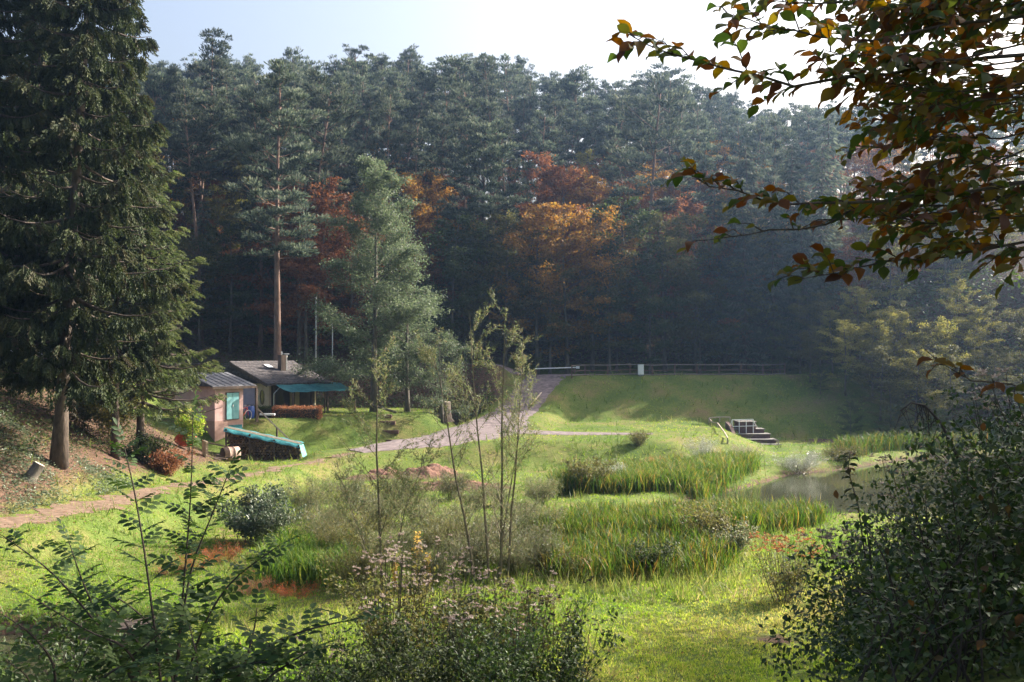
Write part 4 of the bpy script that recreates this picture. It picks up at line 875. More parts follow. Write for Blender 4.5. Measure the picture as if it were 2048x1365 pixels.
# white house far left, lamp posts behind cottage
q = P(80, 690, 85); z = gz(q.x, q.y); wh = thing('white_house', 'white house wall glimpsed between the spruce trunks', 'house', (q.x, q.y, z - .3), R(18))
part('wall', G().box((-2.6, 0, 0), (2.6, 5, 3.0)), M_white, wh); part('roof', G().prism([(-.5, 2.95), (2.5, 4.6), (5.5, 2.95), (2.5, 4.45)], -3, 3, axis='x'), M_roof2, wh)
for xx in (-1.5, .9): w_ = part('window', G().box((xx, -.03, 1.0), (xx + .9, -.004, 2.2)), M_black, wh); part('window_frame', G().box((xx - .06, -.045, .94), (xx + .96, -.032, 1.0)), M_wood, w_)
for (px, py, d, lab) in [(632, 596, 87, 'tall pale lamp post behind the cottage'), (665, 650, 88, 'shorter thin post right of the tall lamp post')]:
    x, y, z = at_ground(px, d); Hh = P(px, py, d).z - z; t_ = thing('lamp_post', lab, 'post', (x, y, z)); part('pole', G().tube([(0, 0, 0), (0, 0, Hh)], [.065, .045], 8), M_metal, t_)
    part('lamp_head', G().box((-.05, -.3, Hh - .02), (.05, .08, Hh + .06)), M_metal, t_)

# ------------------------------------------------------------------ dam furniture
M_rail = mat('reddish_timber', (.10,.055,.042), (.17,.10,.075), 6, .8, .1)
M_greyw = mat('grey_timber', (.16,.13,.11), (.24,.20,.17), 6, .8, .1)
fn = thing('dam_fence', 'long low timber rail fence along the dam crest', 'fence')
def cy_(x): return 88.5 + (min(max(x, 2.5), 27) - 2.5) * .10 - 1.2
fx = [5.2, 6.4] + list(np.arange(8.4, 24.5, 2.0)); pts = []
for i, x in enumerate(fx):
    y = cy_(x) - (.8 if i == 0 else 0); z = gz(x, y); part('post', G().box((x - .05, y - .05, z - .2), (x + .05, y + .05, z + 1.02)), M_rail, fn); pts.append((x, y, z))
for a, b in zip(pts[:-1], pts[1:]):
    for h in (.45, .92): part('rail', G().tube([(a[0], a[1] - .06, a[2] + h), (b[0], b[1] - .06, b[2] + h)], .035, 4), M_rail if h < .5 else M_greyw, fn)
    part('kerb_board', G().tube([(a[0], a[1] - .12, a[2] + .08), (b[0], b[1] - .12, b[2] + .08)], .05, 4), M_greyw, fn)
q = P(1281, 748, 88); z = gz(q.x, cy_(q.x) + .3); cb = thing('cabinet', 'small white control cabinet beside the dam fence', 'cabinet', (q.x, cy_(q.x) - .35, z))
part('body', G().box((-.24, -.2, .05), (.24, .2, .92)), M_white, cb); part('plinth', G().box((-.22, -.18, -.1), (.22, .18, .048)), M_roof2, cb); part('lid', G().box((-.27, -.23, .922), (.27, .23, .96)), M_metal, cb); part('door', G().box((-.21, -.215, .1), (.21, -.202, .88)), M_white, cb)
ba = thing('barrier', 'white barrier pole across the top of the gravel ramp', 'barrier'); a, b = P(1070, 740, 88.0), P(1152, 737, 88.0); zz = gz(3, 88) + .75
part('pole', G().tube([(a.x, 88, zz), (b.x, 88, zz + .12)], .05, 6), M_white, ba)
for xx in (a.x + .1, b.x - .1): part('post', G().box((xx - .06, 88.07, gz(xx, 88) - .2), (xx + .06, 88.19, zz + .05)), M_rail, ba)
part('counterweight', G().box((b.x, 87.9, zz + .02), (b.x + .3, 88.06, zz + .22)), M_white, ba)
x, y, z = ground_pt(1060, 815); solo('edge_board', G().tube([(x, y, z + .12), (x + 1.0, y + 3.4, gz(x + 1.0, y + 3.4) + .12)], .07, 4), M_pale, 'pale edging board along the gravel ramp', 'board')

# spillway: stepped brick structure on the right of the dam face
M_brick = mat('dull_red_brick', (.075,.045,.042), (.16,.10,.09), 12, .9, .3)
M_conc = mat('pale_concrete', (.12,.11,.10), (.24,.22,.205), 5, .9, .2)
sp = thing('spillway', 'stepped red brick pond outlet with concrete caps and white railing', 'spillway', (0, 0, 0))
d0 = 74.0; sx0 = (1460 - 1024) / F * d0
def zp(py, d): return CAMZ + (HOR - py) / F * d
steps = [(1466, 1528, 858, 75.4), (1462, 1540, 868, 74.6), (1468, 1552, 879, 73.8), (1500, 1562, 889, 73.0), (1520, 1572, 899, 72.2)]
for i, (p0, p1, py, d) in enumerate(steps):
    xa, xb, zt = (p0 - 1024) / F * d, (p1 - 1024) / F * d, zp(py, d)
    b_ = part('step', G().box((xa, d, -1.2), (xb, d + 1.1, zt - .06)), M_brick, sp); part('cap', G().box((xa - .05, d - .05, zt - .058), (xb + .05, d + 1.12, zt)), M_conc, b_)
xa, xb, zt = (1474 - 1024) / F * 75.8, (1508 - 1024) / F * 75.8, zp(855, 75.8)
part('shaft', G().box((xa, 75.3, 0), (xb, 76.8, zt + .42)), M_brick, sp); part('cap', G().box((xa - .06, 75.24, zt + .422), (xb + .06, 76.86, zt + .48)), M_conc, sp)
wl_ = part('wing_wall', G().prism([(71.6, -1.2), (76.5, -1.2), (76.5, 1.5), (75.2, 1.3), (71.6, -.25)], xa - .75, xa - .5, axis='x'), M_brick, sp)
zr = zt + .05; rl = part('railing', G(), None, sp) if False else None
ra = thing('safety_railing', 'white tubular safety railing on top of the spillway', 'railing'); x0_, x1_ = (1464 - 1024) / F * 75.2, (1506 - 1024) / F * 75.2; z1 = zp(840, 75.2); z0 = zp(853, 75.2); zb_ = zp(866, 75.2)
part('top_rail', G().tube([(x0_, 75.18, z1), (x1_, 75.18, z1 + .04)], .03, 6), M_white, ra); part('mid_rail', G().tube([(x0_ - .15, 75.18, z0 - .02), (x1_ + .15, 75.18, z0 + .04)], .028, 6), M_white, ra)
for k in range(4): xx = x0_ + (x1_ - x0_) * k / 3; part('post', G().tube([(xx, 75.18, zb_ - .25), (xx, 75.18, z1 + .02)], .028, 6), M_white, ra)
for sgn, xx in ((-1, x0_), (1, x1_)): part('brace', G().tube([(xx, 75.18, z1), (xx + sgn * .2, 75.18, z0)], .025, 6), M_white, ra)
for (pa, pb, lab) in [((1418, 846), (1455, 888), 'yellowish handrail line sloping down left of the spillway'), ((1512, 860), (1556, 891), 'yellowish handrail line sloping down right of the spillway'), ((1418, 845), (1460, 844), 'level reddish rail joining the spillway to the bench')]:
    a, b = ground_pt(*pa), ground_pt(*pb); L = [(a[0] + (b[0] - a[0]) * u, a[1] + (b[1] - a[1]) * u) for u in np.linspace(0, 1, 7)]
    t_ = thing('slope_rail', lab, 'railing'); part('rail', G().tube([(x, y, gz(x, y) + .35) for x, y in L], .05, 5), M_pale, t_)
    for u in (0, 3, 6): part('post', G().box((L[u][0] - .04, L[u][1] - .04, gz(*L[u]) - .2), (L[u][0] + .04, L[u][1] + .04, gz(*L[u]) + .34)), M_pale, t_)

# stumps, mounds, outlet box
def stump(px, py, d, r, h, tilt, lab, mt=M_bark):
    q = P(px, py, d); z = gz(q.x, d); t_ = thing('tree_stump', lab, 'stump', (q.x, d, z - .15)); t_.rotation_euler = (0, tilt, .4)
    n = 12; jit = 1 + .08 * rng.normal(size=n); V = []
    for (zz, rr) in ((0, 1.45), (.15, 1.15), (.5, 1.0), (1.0, .97)): V += [(r * rr * jit[k] * math.cos(k / n * 6.283), r * rr * jit[k] * math.sin(k / n * 6.283), zz * h) for k in range(n)]
    g_ = G().add(V, [[i * n + j, i * n + (j + 1) % n, (i + 1) * n + (j + 1) % n, (i + 1) * n + j] for i in range(3) for j in range(n)]); part('bark', g_, mt, t_, smooth=True)
    part('cut_face', G().add([(r * .97 * jit[k] * math.cos(k / n * 6.283), r * .97 * jit[k] * math.sin(k / n * 6.283), h + .003) for k in range(n)], [list(range(n))]), M_pale, t_)
stump(58, 968, 38, .22, .75, .55, 'leaning sawn tree stump on the ivy bank')
stump(885, 822, 76, .6, 1.5, 0.0, 'broad dark stump above the gravel ramp', M_bark_spruce)
def mound(px, py, rx, ry, h, lab):
    x, y, z = ground_pt(px, py); g_ = G(); n = 26; V = []; 
    for i in range(n):
        for j in range(n):
            u, v_ = i / (n - 1) * 2 - 1, j / (n - 1) * 2 - 1; rr = math.hypot(u, v_); hh = h * max(0, 1 - rr ** 1.6) * (1 + .35 * math.sin(7 * u + 3 * v_) * math.cos(5 * v_)) + .05 * rng.normal() * (rr < .95)
            X, Y = x + u * rx, y + v_ * ry; V.append((X, Y, gz(X, Y) - .06 + hh))
    i_ = (np.arange(n - 1)[:, None] * n + np.arange(n - 1)[None]).ravel(); g_.add(V, np.stack([i_, i_ + n, i_ + n + 1, i_ + 1], -1)); solo('soil_mound', g_, mat('red_soil', (.11,.055,.038), (.23,.125,.09), 6, .95, .6), lab, 'mound', smooth=True)
mound(770, 948, 1.1, .9, .34, 'small red earth mound left of the saplings'); mound(858, 948, 1.7, 1.3, .5, 'larger red earth mound behind the saplings'); mound(905, 970, 2.6, .6, .2, 'flat strip of bare red earth in the grass')
q = P(268, 1228, 25.2); ob = thing('pond_outlet', 'square concrete pond outlet with wooden lid boards by the small pond', 'outlet', (q.x, 25.2, -.9), R(20))
part('shaft', G().box((-.42, -.42, 0), (.42, .42, 1.0)), mat('stained_concrete', (.14,.10,.07), (.30,.22,.16), 3, .9, .3), ob)
for k in range(5): part('plank', G().box((-.55, -.52 + k * .21, 1.002), (.55, -.33 + k * .21, 1.05 + .01 * (k % 2))), M_bark_spruce, ob)
q = P(765, 826, 73.5); solo('fallen_log', G().tube([(-.9, 0, .45), (0, 0, .2), (1.0, .1, -.1)], .1, 6), M_bark, 'dark log leaning on the slope under the alder', 'log', loc=(q.x, q.y, gz(q.x, q.y) + .2))
t_ = thing('garden_steps', 'earth steps with timber edges under the alder', 'steps')
for k in range(4):
    q = P(768 + k * 7, 838 + k * 6, 71.5 - .6 * k); z = gz(q.x, q.y); part('step', G().box((q.x - .55, q.y - .12, z - .1), (q.x + .55, q.y + .3, z + .14)), M_rail, t_)

# ------------------------------------------------------------------ near plants on the camera bank
LEAF_VARIANTS = []
for k in range(4):
    tv = T_LEAF[0].copy(); tv[:, 2] *= rng.uniform(.4, 2.2); tv[:, 1] *= rng.uniform(.9, 1.15); tv[4, 2] -= rng.uniform(0, .18); tv[:, 2] += .12 * rng.normal() * tv[:, 1] ** 2 * 4
    LEAF_VARIANTS.append(tv)
def leaf_objects(parent, mats_single, pos, D, upv, size, count, merged_mat, name='leaf', merged_name='foliage', variants=LEAF_VARIANTS, roll=None, cheap=False):
    """the `count` leaves that show largest become objects of their own; the rest one part"""
    n = len(pos); Mx = frames(D, roll, upv); dist = np.linalg.norm(pos - np.array([0, 0, CAMZ]), axis=1)
    px = 1024 + pos[:, 0] / np.maximum(pos[:, 1], .1) * F; py = HOR - (pos[:, 2] - CAMZ) / np.maximum(pos[:, 1], .1) * F
    vis = (px > 5) & (px < 2043) & (py > 5) & (py < 1360) & (pos[:, 1] > .5)
    face = np.abs(np.einsum('ni,ni->n', Mx[:, :, 2], norm(pos - np.array([0, 0, CAMZ])))); score = size / dist * (.3 + face) * vis
    pick = np.argsort(-score)[:count] if count else np.array([], int); pick = pick[score[pick] > 0]
    mes = []
    for v in variants: mes.append(G().add(v, T_LEAF[1][0]).mesh(name, mats_single, True))
    for i in pick:
        o = bpy.data.objects.new(name, mes[int(rng.integers(len(mes)))]); COL.objects.link(o); o.parent = parent
        m4 = Matrix([list(Mx[i, 0] * size[i]) + [pos[i, 0]], list(Mx[i, 1] * size[i]) + [pos[i, 1]], list(Mx[i, 2] * size[i]) + [pos[i, 2]], [0, 0, 0, 1]])
        o.matrix_basis = m4
    rest = np.ones(n, bool); rest[pick] = False; g_ = G(); idx = np.where(rest)[0]
    for k, v in enumerate(variants):
        q = idx[k::len(variants)]; stamp(g_, T_FOLD[0] * [1, .85 + .12 * k, .5 + .6 * k] if cheap else v, T_FOLD[1] if cheap else T_LEAF[1], Mx[q], pos[q], size[q], np.clip(rng.random(len(q)), 0, 1))
    if g_.n: part(merged_name, g_, merged_mat, parent, smooth=True, kind='stuff')

# beech over the camera: trunk outside the frame on the right, limbs reaching in
be = thing('beech_tree', 'overhanging beech with brown and green autumn leaves at upper right', 'tree', (0, 0, 0))
tk = G(); tk.tube([(5.6, 4.2, 3.2), (5.5, 4.3, 5.0), (5.45, 4.4, 8), (5.3, 4.5, 11.5), (5.2, 4.6, 15)], [.34, .26, .22, .16, .07], 10); part('trunk', tk, M_bark, be, smooth=True)
limb = G(); LP_, LD_, LS_ = [], [], []
def leafy(B, rad, n_tw, tw_len, leaves_per, leaf=.075, start=.0, flat=.45):
    B = np.array([list(b) for b in B], float); q = np.linspace(0, 1, len(B)); s = np.linspace(0, 1, 14); C = np.stack([np.interp(s, q, B[:, k]) for k in range(3)], 1)
    for _ in range(2): C[1:-1] = (C[:-2] + 2 * C[1:-1] + C[2:]) / 4
    C[1:-1] += rng.normal(size=(12, 3)) * .012; limb.tube(C, np.linspace(rad * .6, .002, 14), 5, cap=False)
    for k in range(n_tw):
        u = start + (1 - start) * (k + rng.random()) / n_tw; c = along(C, np.array([u]))[0]; T = norm(along(C, np.array([min(1, u + .05)]))[0] - along(C, np.array([max(0, u - .05)]))[0])
        sd_ = np.cross(T, [0, 0, 1.0]) * (1 if k % 2 else -1); dd = norm(T * .9 + sd_ * rng.uniform(.3, .9) + np.array([0, 0, rng.normal() * flat])); l = tw_len * rng.uniform(.5, 1.15) * (1.1 - .6 * u)
        Q = np.array([c, c + dd * l * .5 + [0, 0, .02], c + dd * l + [0, 0, -.03 * l]]); limb.tube(Q, [.004, .0028, .0014], 4, cap=False)
        m_ = max(2, int(leaves_per * l / tw_len)); 
        for j in range(m_):
            uu = (j + .6) / m_; p_ = along(Q, np.array([uu]))[0]; sv = np.cross(dd, [0, 0, 1.0]) * (1 if j % 2 else -1)
            LP_.append(p_); LD_.append(norm(dd * .8 + sv * rng.uniform(.4, 1.0) + np.array([0, 0, rng.normal() * .35 - .25]))); LS_.append(leaf * rng.uniform(.7, 1.2))
def pp(*a): return [P(*q) for q in a]
hub = Vector((5.35, 4.45, 0))
def from_trunk(z): return Vector((5.4, 4.4, z))
leafy([from_trunk(8.6)] + pp((2150,110,5.0),(1900,130,4.9),(1780,150,4.8),(1640,166,4.7),(1500,142,4.6),(1400,126,4.6),(1320,104,4.55),(1256,66,4.5)), .022, 26, .32, 10, .086, .22)
leafy([from_trunk(7.9)] + pp((2120,330,5.0),(1920,390,4.8),(1800,400,4.7),(1660,412,4.6),(1560,408,4.5),(1470,392,4.45),(1372,342,4.4)), .020, 24, .26, 10, .084, .2)
leafy([from_trunk(7.7)] + pp((2100,380,5.3),(1840,405,5.1),(1660,440,5.0),(1560,462,4.9),(1460,470,4.8),(1385,482,4.8)), .014, 9, .2, 4, .07, .25)
leafy([from_trunk(7.5)] + pp((2120,470,5.3),(1950,500,5.2),(1820,520,5.1),(1700,540,5.0),(1590,562,4.9)), .018, 18, .26, 10, .084, .2)
leafy([from_trunk(6.9)] + pp((2110,790,4.9),(2040,775,4.7),(1960,765,4.6),(1910,745,4.5),(1850,700,4.45)), .010, 7, .14, 4, .075, .35)
leafy([from_trunk(8.9)] + pp((2120,20,5.4),(1860,60,5.2),(1700,80,5.0),(1560,60,4.9),(1450,30,4.8)), .02, 24, .34, 10, .086, .2)
leafy([from_trunk(9.2)] + pp((2100,-60,5.6),(1820,-10,5.4),(1640,10,5.2),(1480,-5,5.1)), .02, 20, .34, 10, .086, .2)
for k in range(40):                                    # the denser spray towards the trunk
    px1, py1 = rng.uniform(1640, 1900), rng.uniform(-40, 520); px1 += max(0, (py1 - 120)) * .25 * rng.random(); d1 = rng.uniform(4.6, 7.0)
    zs = 7.6 + (560 - py1) / 560 * 1.6; mid = (px1 + 2150) / 2
    leafy([from_trunk(zs)] + pp((mid, py1 - rng.uniform(-30, 60), d1 + .1), (px1, py1, d1)), .014, 15, .36, 10, .086, .3)
for k in range(46):                                    # crown beyond the frame, above and to the right: it shades what hangs below
    e = Vector((rng.uniform(4.4, 8.5), rng.uniform(4, 9.5), rng.uniform(8.4, 13))); a = from_trunk(rng.uniform(7.5, 12.5)); leafy([a, a.lerp(e, .5) + Vector((0, 0, .3)), e], .03, 16, .8, 11, .12, .2)
part('limbs', limb, M_darktwig, be)
LPn, LDn, LSn = np.array(LP_), np.array(LD_), np.array(LS_)
leaf_objects(be, M_beech_o, LPn, LDn, norm(np.tile([0, 0, 1.0], (len(LPn), 1)) + rvec(len(LPn)) * .75), LSn, 300, M_beech)

# dark green hazel farther behind it at the right edge
hz_t = broad(7.5, .08, 2.6, .09, 26, 13000, .11, .35, .9, .2, 25)
q = P(2760, 700, 12.5); tree_thing('hazel_tree', 'dark green leafy tree at the right edge below the beech', 'tree', hz_t, M_bark, M_bram, (q.x, 12.5, gz(q.x, 12.5) - .1))
# more trees on the wooded bank outside the frame on the right (they shade the thicket)
for i, (x, y, s_) in enumerate([(13.2, 14.9, (1.45, 1.45, 2.0)), (15.6, 16.4, (1.6, 1.6, 2.1)), (13.6, 11.0, (1.4, 1.4, 1.9)), (18, 18, (1.7, 1.7, 2.1)), (20.6, 28.9, (1.8, 1.8, 2.3)), (23.2, 30.4, (1.9, 1.9, 2.5)), (14.8, 8.6, 1.6)]):
    if i == 0: tb_ = tree_thing('hazel_tree', 'green tree on the bank just outside the right edge', 'tree', hz_t, M_bark, M_green, (x, y, gz(x, y)), 1.0, 1.0, 'bank trees at right'); tb_.scale = s_
    else: dup(tb_, (x, y, gz(x, y)), i * 1.7, np.array(s_) if hasattr(s_, '__len__') else s_, 'green tree on the bank just outside the right edge', 'bank trees at right')

# thicket of bramble, nettle and clematis on the right bank
def bush_leaves(cx, cy0, z0, rx, ry, H, n, leaf, shellk=.55):
    v = rvec(n); v[:, 2] = np.abs(v[:, 2]); rr = 1 - shellk * rng.random(n) ** 2.2; bump = 1 + .16 * np.sin(v[:, 0] * 7 + cx) * np.cos(v[:, 1] * 6 + cy0) + .1 * np.sin(v[:, 2] * 11)
    pos = np.stack([cx + v[:, 0] * rx * rr * bump, cy0 + v[:, 1] * ry * rr * bump, z0 + v[:, 2] * H * rr * bump], 1) + rng.normal(size=(n, 3)) * .05
    D = norm(v * .5 + rvec(n) * .8 + [0, 0, -.35]); upv = norm(v * .6 + np.array([0, 0, .8]) + rvec(n) * .5); return pos, D, upv, leaf * rng.uniform(.55, 1.25, n)
thick = [(3.75, 9.6, 1.2, 1.2, 1.35, 3600, .07, 'bramble bush at the lower right, closest to the lawn'), (4.75, 9.0, 1.4, 1.3, 2.0, 6500, .068, 'broad leaved dark bramble bush filling the lower right corner'),
         (5.15, 11.2, 1.35, 1.4, 2.1, 5600, .065, 'bramble bush with grey seed heads at the middle of the thicket'), (5.8, 10.6, 1.4, 1.4, 2.7, 6500, .07, 'tall bramble bush at the right edge of the thicket'),
         (5.2, 12.8, 1.1, 1.2, 1.9, 3200, .07, 'small bramble bush at the far end of the thicket'), (6.6, 12.6, 1.4, 1.4, 2.5, 3600, .07, 'high bramble bush behind the thicket at the right edge'), (3.5, 8.0, .9, .9, 1.5, 2600, .065, 'low bramble shoots spreading over the lawn edge'), (4.5, 7.0, 1.3, 1.0, 1.7, 3600, .08, 'near bramble bush at the bottom right corner'), (2.9, 6.8, .7, .7, 1.0, 1500, .06, 'small bramble sprays at the bottom edge right of the lawn')]
for i, (cx, cy0, rx, ry, H, n, lfz, lab) in enumerate(thick):
    z0 = gz(cx, cy0) - .1; t_ = thing('bramble_bush', lab, 'bush', (0, 0, 0)); st = G()
    for k in range(26):
        a = rng.random() * 6.28; r_ = rng.uniform(.3, 1.08); e = np.array([cx + math.cos(a) * rx * r_, cy0 + math.sin(a) * ry * r_, z0 + H * math.sqrt(max(.05, 1.08 - r_ ** 2)) * rng.uniform(.85, 1.12)]); b0 = np.array([cx + rng.normal() * .25, cy0 + rng.normal() * .25, z0])
        st.tube([b0, b0 * .5 + e * .5 + [0, 0, .35 * H * .5], e], [.009, .007, .003], 4, cap=False)
    part('stems', st, M_darktwig, t_)
    pos, D, upv, sz = bush_leaves(cx, cy0, z0, rx, ry, H, int(n * 1.3), lfz); leaf_objects(t_, M_bram_o, pos, D, upv, sz, 45, M_bram, cheap=True)
    if i in (0, 2, 3, 4):
        s2, l2 = plumes(None, H * .98, rx * .8, 14 if i != 2 else 34, .045)
        o = part('seed_heads', l2, M_seed, t_, loc=(cx, cy0, z0), kind='stuff'); part('stalks', s2, M_darktwig, t_, loc=(cx, cy0, z0))
# dead arching branch above the thicket and leafy shoot
dbp = pp((1935,960,10.5),(1905,895,10.6),(1880,845,10.7),(1850,812,10.8),(1822,806,10.8),(1800,822,10.8)); dbg = G(); C = np.array([list(q) for q in dbp]); dbg.tube(C, np.linspace(.022, .006, len(C)), 5)
for k in range(26):
    u = rng.uniform(.3, 1); c = along(C, np.array([u]))[0]; l = rng.uniform(.1, .42); e = c + np.array([rng.normal() * .12, rng.normal() * .1, -l]); dbg.tube([c, (c + e) / 2 + rng.normal(size=3) * .02, e], [.005, .004, .002], 3, cap=False)
solo('dead_branch', dbg, M_darktwig, 'bare dead branch arching out of the thicket', 'branch')
sh_ = thing('leafy_shoot', 'slender leafy shoot standing up from the thicket before the pond', 'plant'); C = np.array([list(q) for q in pp((1730,1120,9.6),(1715,1010,9.6),(1695,940,9.6),(1700,905,9.6))]); part('stem', G().tube(C, [.008, .006, .004, .002], 4, cap=False), M_darktwig, sh_)
n = 26; pos = along(C, np.linspace(.2, 1, n)); a = np.arange(n) * 2.4; leaf_objects(sh_, M_bram_o, pos, norm(np.stack([np.cos(a), np.sin(a) * .6, rng.normal(size=n) * .3 - .2], 1)), norm(np.tile([0, 0, 1.0], (n, 1)) + rvec(n) * .5), rng.uniform(.07, .11, n), 26, M_bram)

# weeds at the bottom centre
for i, (px, d, H, rr, n, ml, lab, plume) in enumerate([(780, 14.5, 1.9, 1.0, 4200, M_olive, 'tangled green weeds with pinkish seed heads, left of the centre clump', 30), (900, 16, 2.2, 1.1, 4600, M_green, 'tall centre weed clump with fluffy pale seed heads', 34),
        (1010, 15, 2.0, 1.0, 4200, M_olive, 'pale green weed clump at bottom centre', 12), (1100, 13.6, 1.9, .8, 3600, M_bram, 'dark dying weed stalks beside the lawn', 10), (860, 12.5, 1.6, 1.0, 4200, M_green, 'leafy weeds at the very bottom of the picture', 6),
        (690, 13, 1.3, .9, 3000, M_green, 'low green weeds between elder and seed heads', 4), (560, 11, 1.3, 1.0, 3600, M_bram, 'dark leafy weeds under the arching elder', 0), (380, 10, 1.2, 1.1, 3800, M_bram, 'dark weeds at the foot of the tall elder shoots', 0), (180, 9.5, 1.3, 1.1, 3800, M_bram, 'dark weeds in front of the small pond', 0), (40, 11, 1.4, 1.0, 3600, M_bram, 'dark weeds in the bottom left corner', 0), (1000, 12, 1.5, .9, 3800, M_bram, 'dark green weeds at the bottom edge left of the lawn', 6), (1120, 17.2, 1.4, .8, 2600, M_olive, 'yellowish weeds behind the dark dying stalks', 4)]):
    x = (px - 1024) / F * d; z = gz(x, d) - .05; st, lf = shrub(H, rr, 30, n, .062, T_DIA, .8, .05, .007, side=6)
    t_ = thing('weed_clump', lab, 'weeds', (x, d, z)); part('stems', st, M_darktwig, t_); part('foliage', lf, ml, t_); 
    if plume: s2, l2 = plumes(None, H * .98, rr * .85, plume, .042); part('seed_heads', l2, M_seed if i != 3 else M_darktwig, t_, kind='stuff'); part('stalks', s2, M_twig, t_)

# elder shrubs at the lower left: opposite feathered leaves on long shoots
def leaf_mesh_compound():
    g_ = G(); leaf_at = [(.25, 1), (.25, -1), (.52, 1), (.52, -1), (.78, 1), (.78, -1), (1.0, 0)]
    for (s, sd_) in leaf_at:
        a = sd_ * R(58); l = rng.uniform(.36, .46) * (1.1 if sd_ == 0 else 1); Mx = frames(np.array([[math.cos(a), math.sin(a), -.18 - .1 * rng.random()]])); tv = T_LEAF[0] * [1, .85, 1]
        stamp(g_, tv, T_LEAF[1], Mx, np.array([[s, 0, -.12 * s * s]]), np.array([l]))
    g_.tube([(0, 0, 0), (.5, 0, -.03), (1, 0, -.12)], [.012, .01, .006], 3, cap=False); return g_.mesh('leaf', M_elder_o, True)
CL = [leaf_mesh_compound() for _ in range(4)]
def elder(lab, shoots, low, seed):
    t_ = thing('elder_shrub', lab, 'shrub'); st = G(); L = []
    for S in shoots:
        C0 = np.array([list(P(*q)) for q in S]); s = np.linspace(0, 1, 12); q = np.linspace(0, 1, len(C0)); C = np.stack([np.interp(s, q, C0[:, k]) for k in range(3)], 1)
        for _ in range(2): C[1:-1] = (C[:-2] + 2 * C[1:-1] + C[2:]) / 4
        ln = np.linalg.norm(np.diff(C, axis=0), axis=1).sum(); st.tube(C, np.linspace(.012 if ln > .6 else .007, .0035, 12), 5, cap=False)
        nn = max(3, int(ln / .115)); off = rng.random() * 3
        for k in range(nn):
            u = .12 + .88 * (k + .5) / nn; c = along(C, np.array([u]))[0]; T = norm(C[-1] - C[0]); a0 = off + k * 1.57
            for sg in (0, math.pi):
                if rng.random() < .12: continue
                a = a0 + sg + rng.normal() * .25; d_ = norm(np.array([math.cos(a), math.sin(a), .35]) + T * .25); L.append((c, d_, rng.uniform(.17, .26) * (1.1 - .4 * u)))
        L.append((C[-1], norm(C[-1] - C[-2]), .15))
    part('stems', st, M_darktwig, t_)
    for (c, d_, sz) in L:
        o = bpy.data.objects.new('leaf', CL[int(rng.integers(4))]); COL.objects.link(o); o.parent = t_; F_ = frames(d_[None], np.array([rng.normal() * .3]))[0] * sz
        o.matrix_basis = Matrix([list(F_[0]) + [c[0]], list(F_[1]) + [c[1]], list(F_[2]) + [c[2]], [0, 0, 0, 1]])
    return len(L)
elder('elder shrub with the tallest upright shoot at lower left', [[(330,1420,7.2),(315,1290,7.2),(292,1110,7.2),(268,970,7.2),(248,890,7.2)], [(300,1400,7.3),(200,1250,7.1),(105,1140,7.0),(8,1072,6.9)], [(290,1400,7.5),(205,1250,7.6),(165,1160,7.6),(140,1085,7.6)],
      [(300,1390,7.1),(260,1290,6.9),(190,1270,6.8),(60,1190,6.7)], [(320,1400,7.3),(290,1300,7.5),(230,1210,7.6),(180,1190,7.7)]], None, 1)
elder('elder shrub with two thin shoots in front of the dry weeds', [[(345,1420,7.8),(358,1300,7.8),(372,1130,7.8),(384,980,7.8),(386,830,7.8)], [(350,1400,7.9),(375,1150,7.9),(425,1030,7.9),(458,945,7.9)], [(360,1420,7.6),(400,1260,7.5),(460,1160,7.4),(560,1090,7.3)], [(360,1420,7.8),(330,1270,7.9),(250,1200,8.0),(200,1180,8.0)]], None, 2)
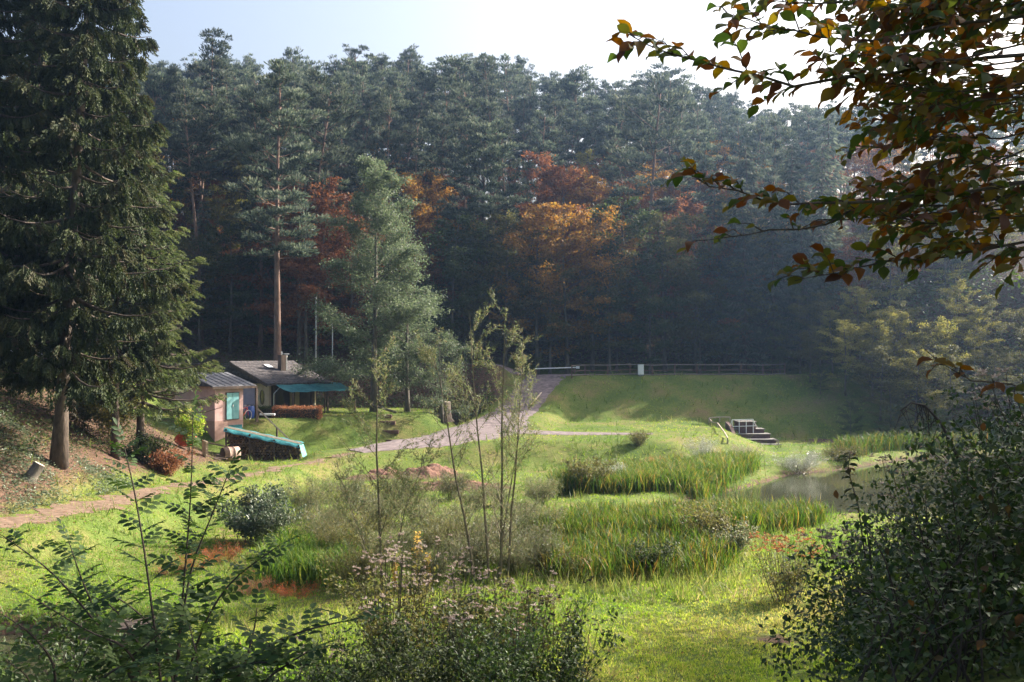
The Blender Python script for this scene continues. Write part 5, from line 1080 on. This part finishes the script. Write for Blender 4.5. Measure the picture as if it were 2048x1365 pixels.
elder('elder shrub with arching shoots at the bottom edge', [[(420,1430,6.6),(500,1310,6.5),(600,1260,6.4),(720,1235,6.3)], [(440,1430,6.8),(490,1330,6.8),(510,1260,6.9),(515,1215,7.0)], [(400,1430,6.5),(440,1340,6.4),(520,1320,6.3),(640,1330,6.2)], [(470,1440,6.3),(540,1350,6.3),(620,1300,6.2)], [(380,1430,6.6),(400,1330,6.6),(380,1250,6.7)], [(430,1440,6.5),(450,1370,6.4),(420,1330,6.3)]], None, 3)
elder('low elder shrub in the bottom left corner', [[(100,1440,6.6),(120,1330,6.6),(60,1260,6.5),(10,1230,6.5)], [(120,1440,6.8),(160,1330,6.8),(180,1290,6.9)], [(140,1440,6.4),(220,1340,6.4),(290,1320,6.3)], [(90,1440,6.3),(60,1350,6.3),(15,1320,6.2)], [(200,1440,6.2),(260,1380,6.2),(330,1350,6.1)], [(170,1440,7.0),(240,1330,7.0),(330,1260,7.0)]], None, 4)

# ------------------------------------------------------------------ haze: one box of even, pale air
hb = G().box((-300, -70, -3.2), (300, 320, 70)); hm = bpy.data.materials.new('pale_haze'); hm.use_nodes = True; t = hm.node_tree
for nd in list(t.nodes):
    if nd.type == 'BSDF_PRINCIPLED': t.nodes.remove(nd)
pv = t.nodes.new('ShaderNodeVolumePrincipled'); pv.inputs['Color'].default_value = (.40,.62,1.0,1); pv.inputs['Density'].default_value = .00042; pv.inputs['Anisotropy'].default_value = .7
t.links.new(pv.outputs[0], t.nodes['Material Output'].inputs['Volume'])
solo('haze', hb, hm, 'thin bluish autumn haze filling the valley', 'haze', kind='stuff')
# things that share a label but stand apart in view: told apart by their order from the left
ORD = ['first', 'second', 'third', 'fourth', 'fifth', 'sixth', 'seventh', 'eighth', 'ninth', 'tenth', 'eleventh', 'twelfth', 'thirteenth', 'fourteenth', 'fifteenth', 'sixteenth', 'seventeenth', 'eighteenth', 'nineteenth', 'twentieth']
by = {}
for o in scene.objects:
    if o.parent is None and 'label' in o and 'category' in o: by.setdefault(o['label'], []).append(o)
for lab, L_ in by.items():
    if 1 < len(L_) <= 20 and len(lab.split()) <= 12:
        L_.sort(key=lambda o: o.location.x / max(o.location.y, .1))
        for k, o in enumerate(L_): o['label'] = lab + ', ' + ORD[k] + ' from left'
print('pines', npine, 'beeches', nb, 'objects', len(bpy.data.objects), 'tris', sum(len(m_.loops) - 2 * len(m_.polygons) for m_ in bpy.data.meshes))
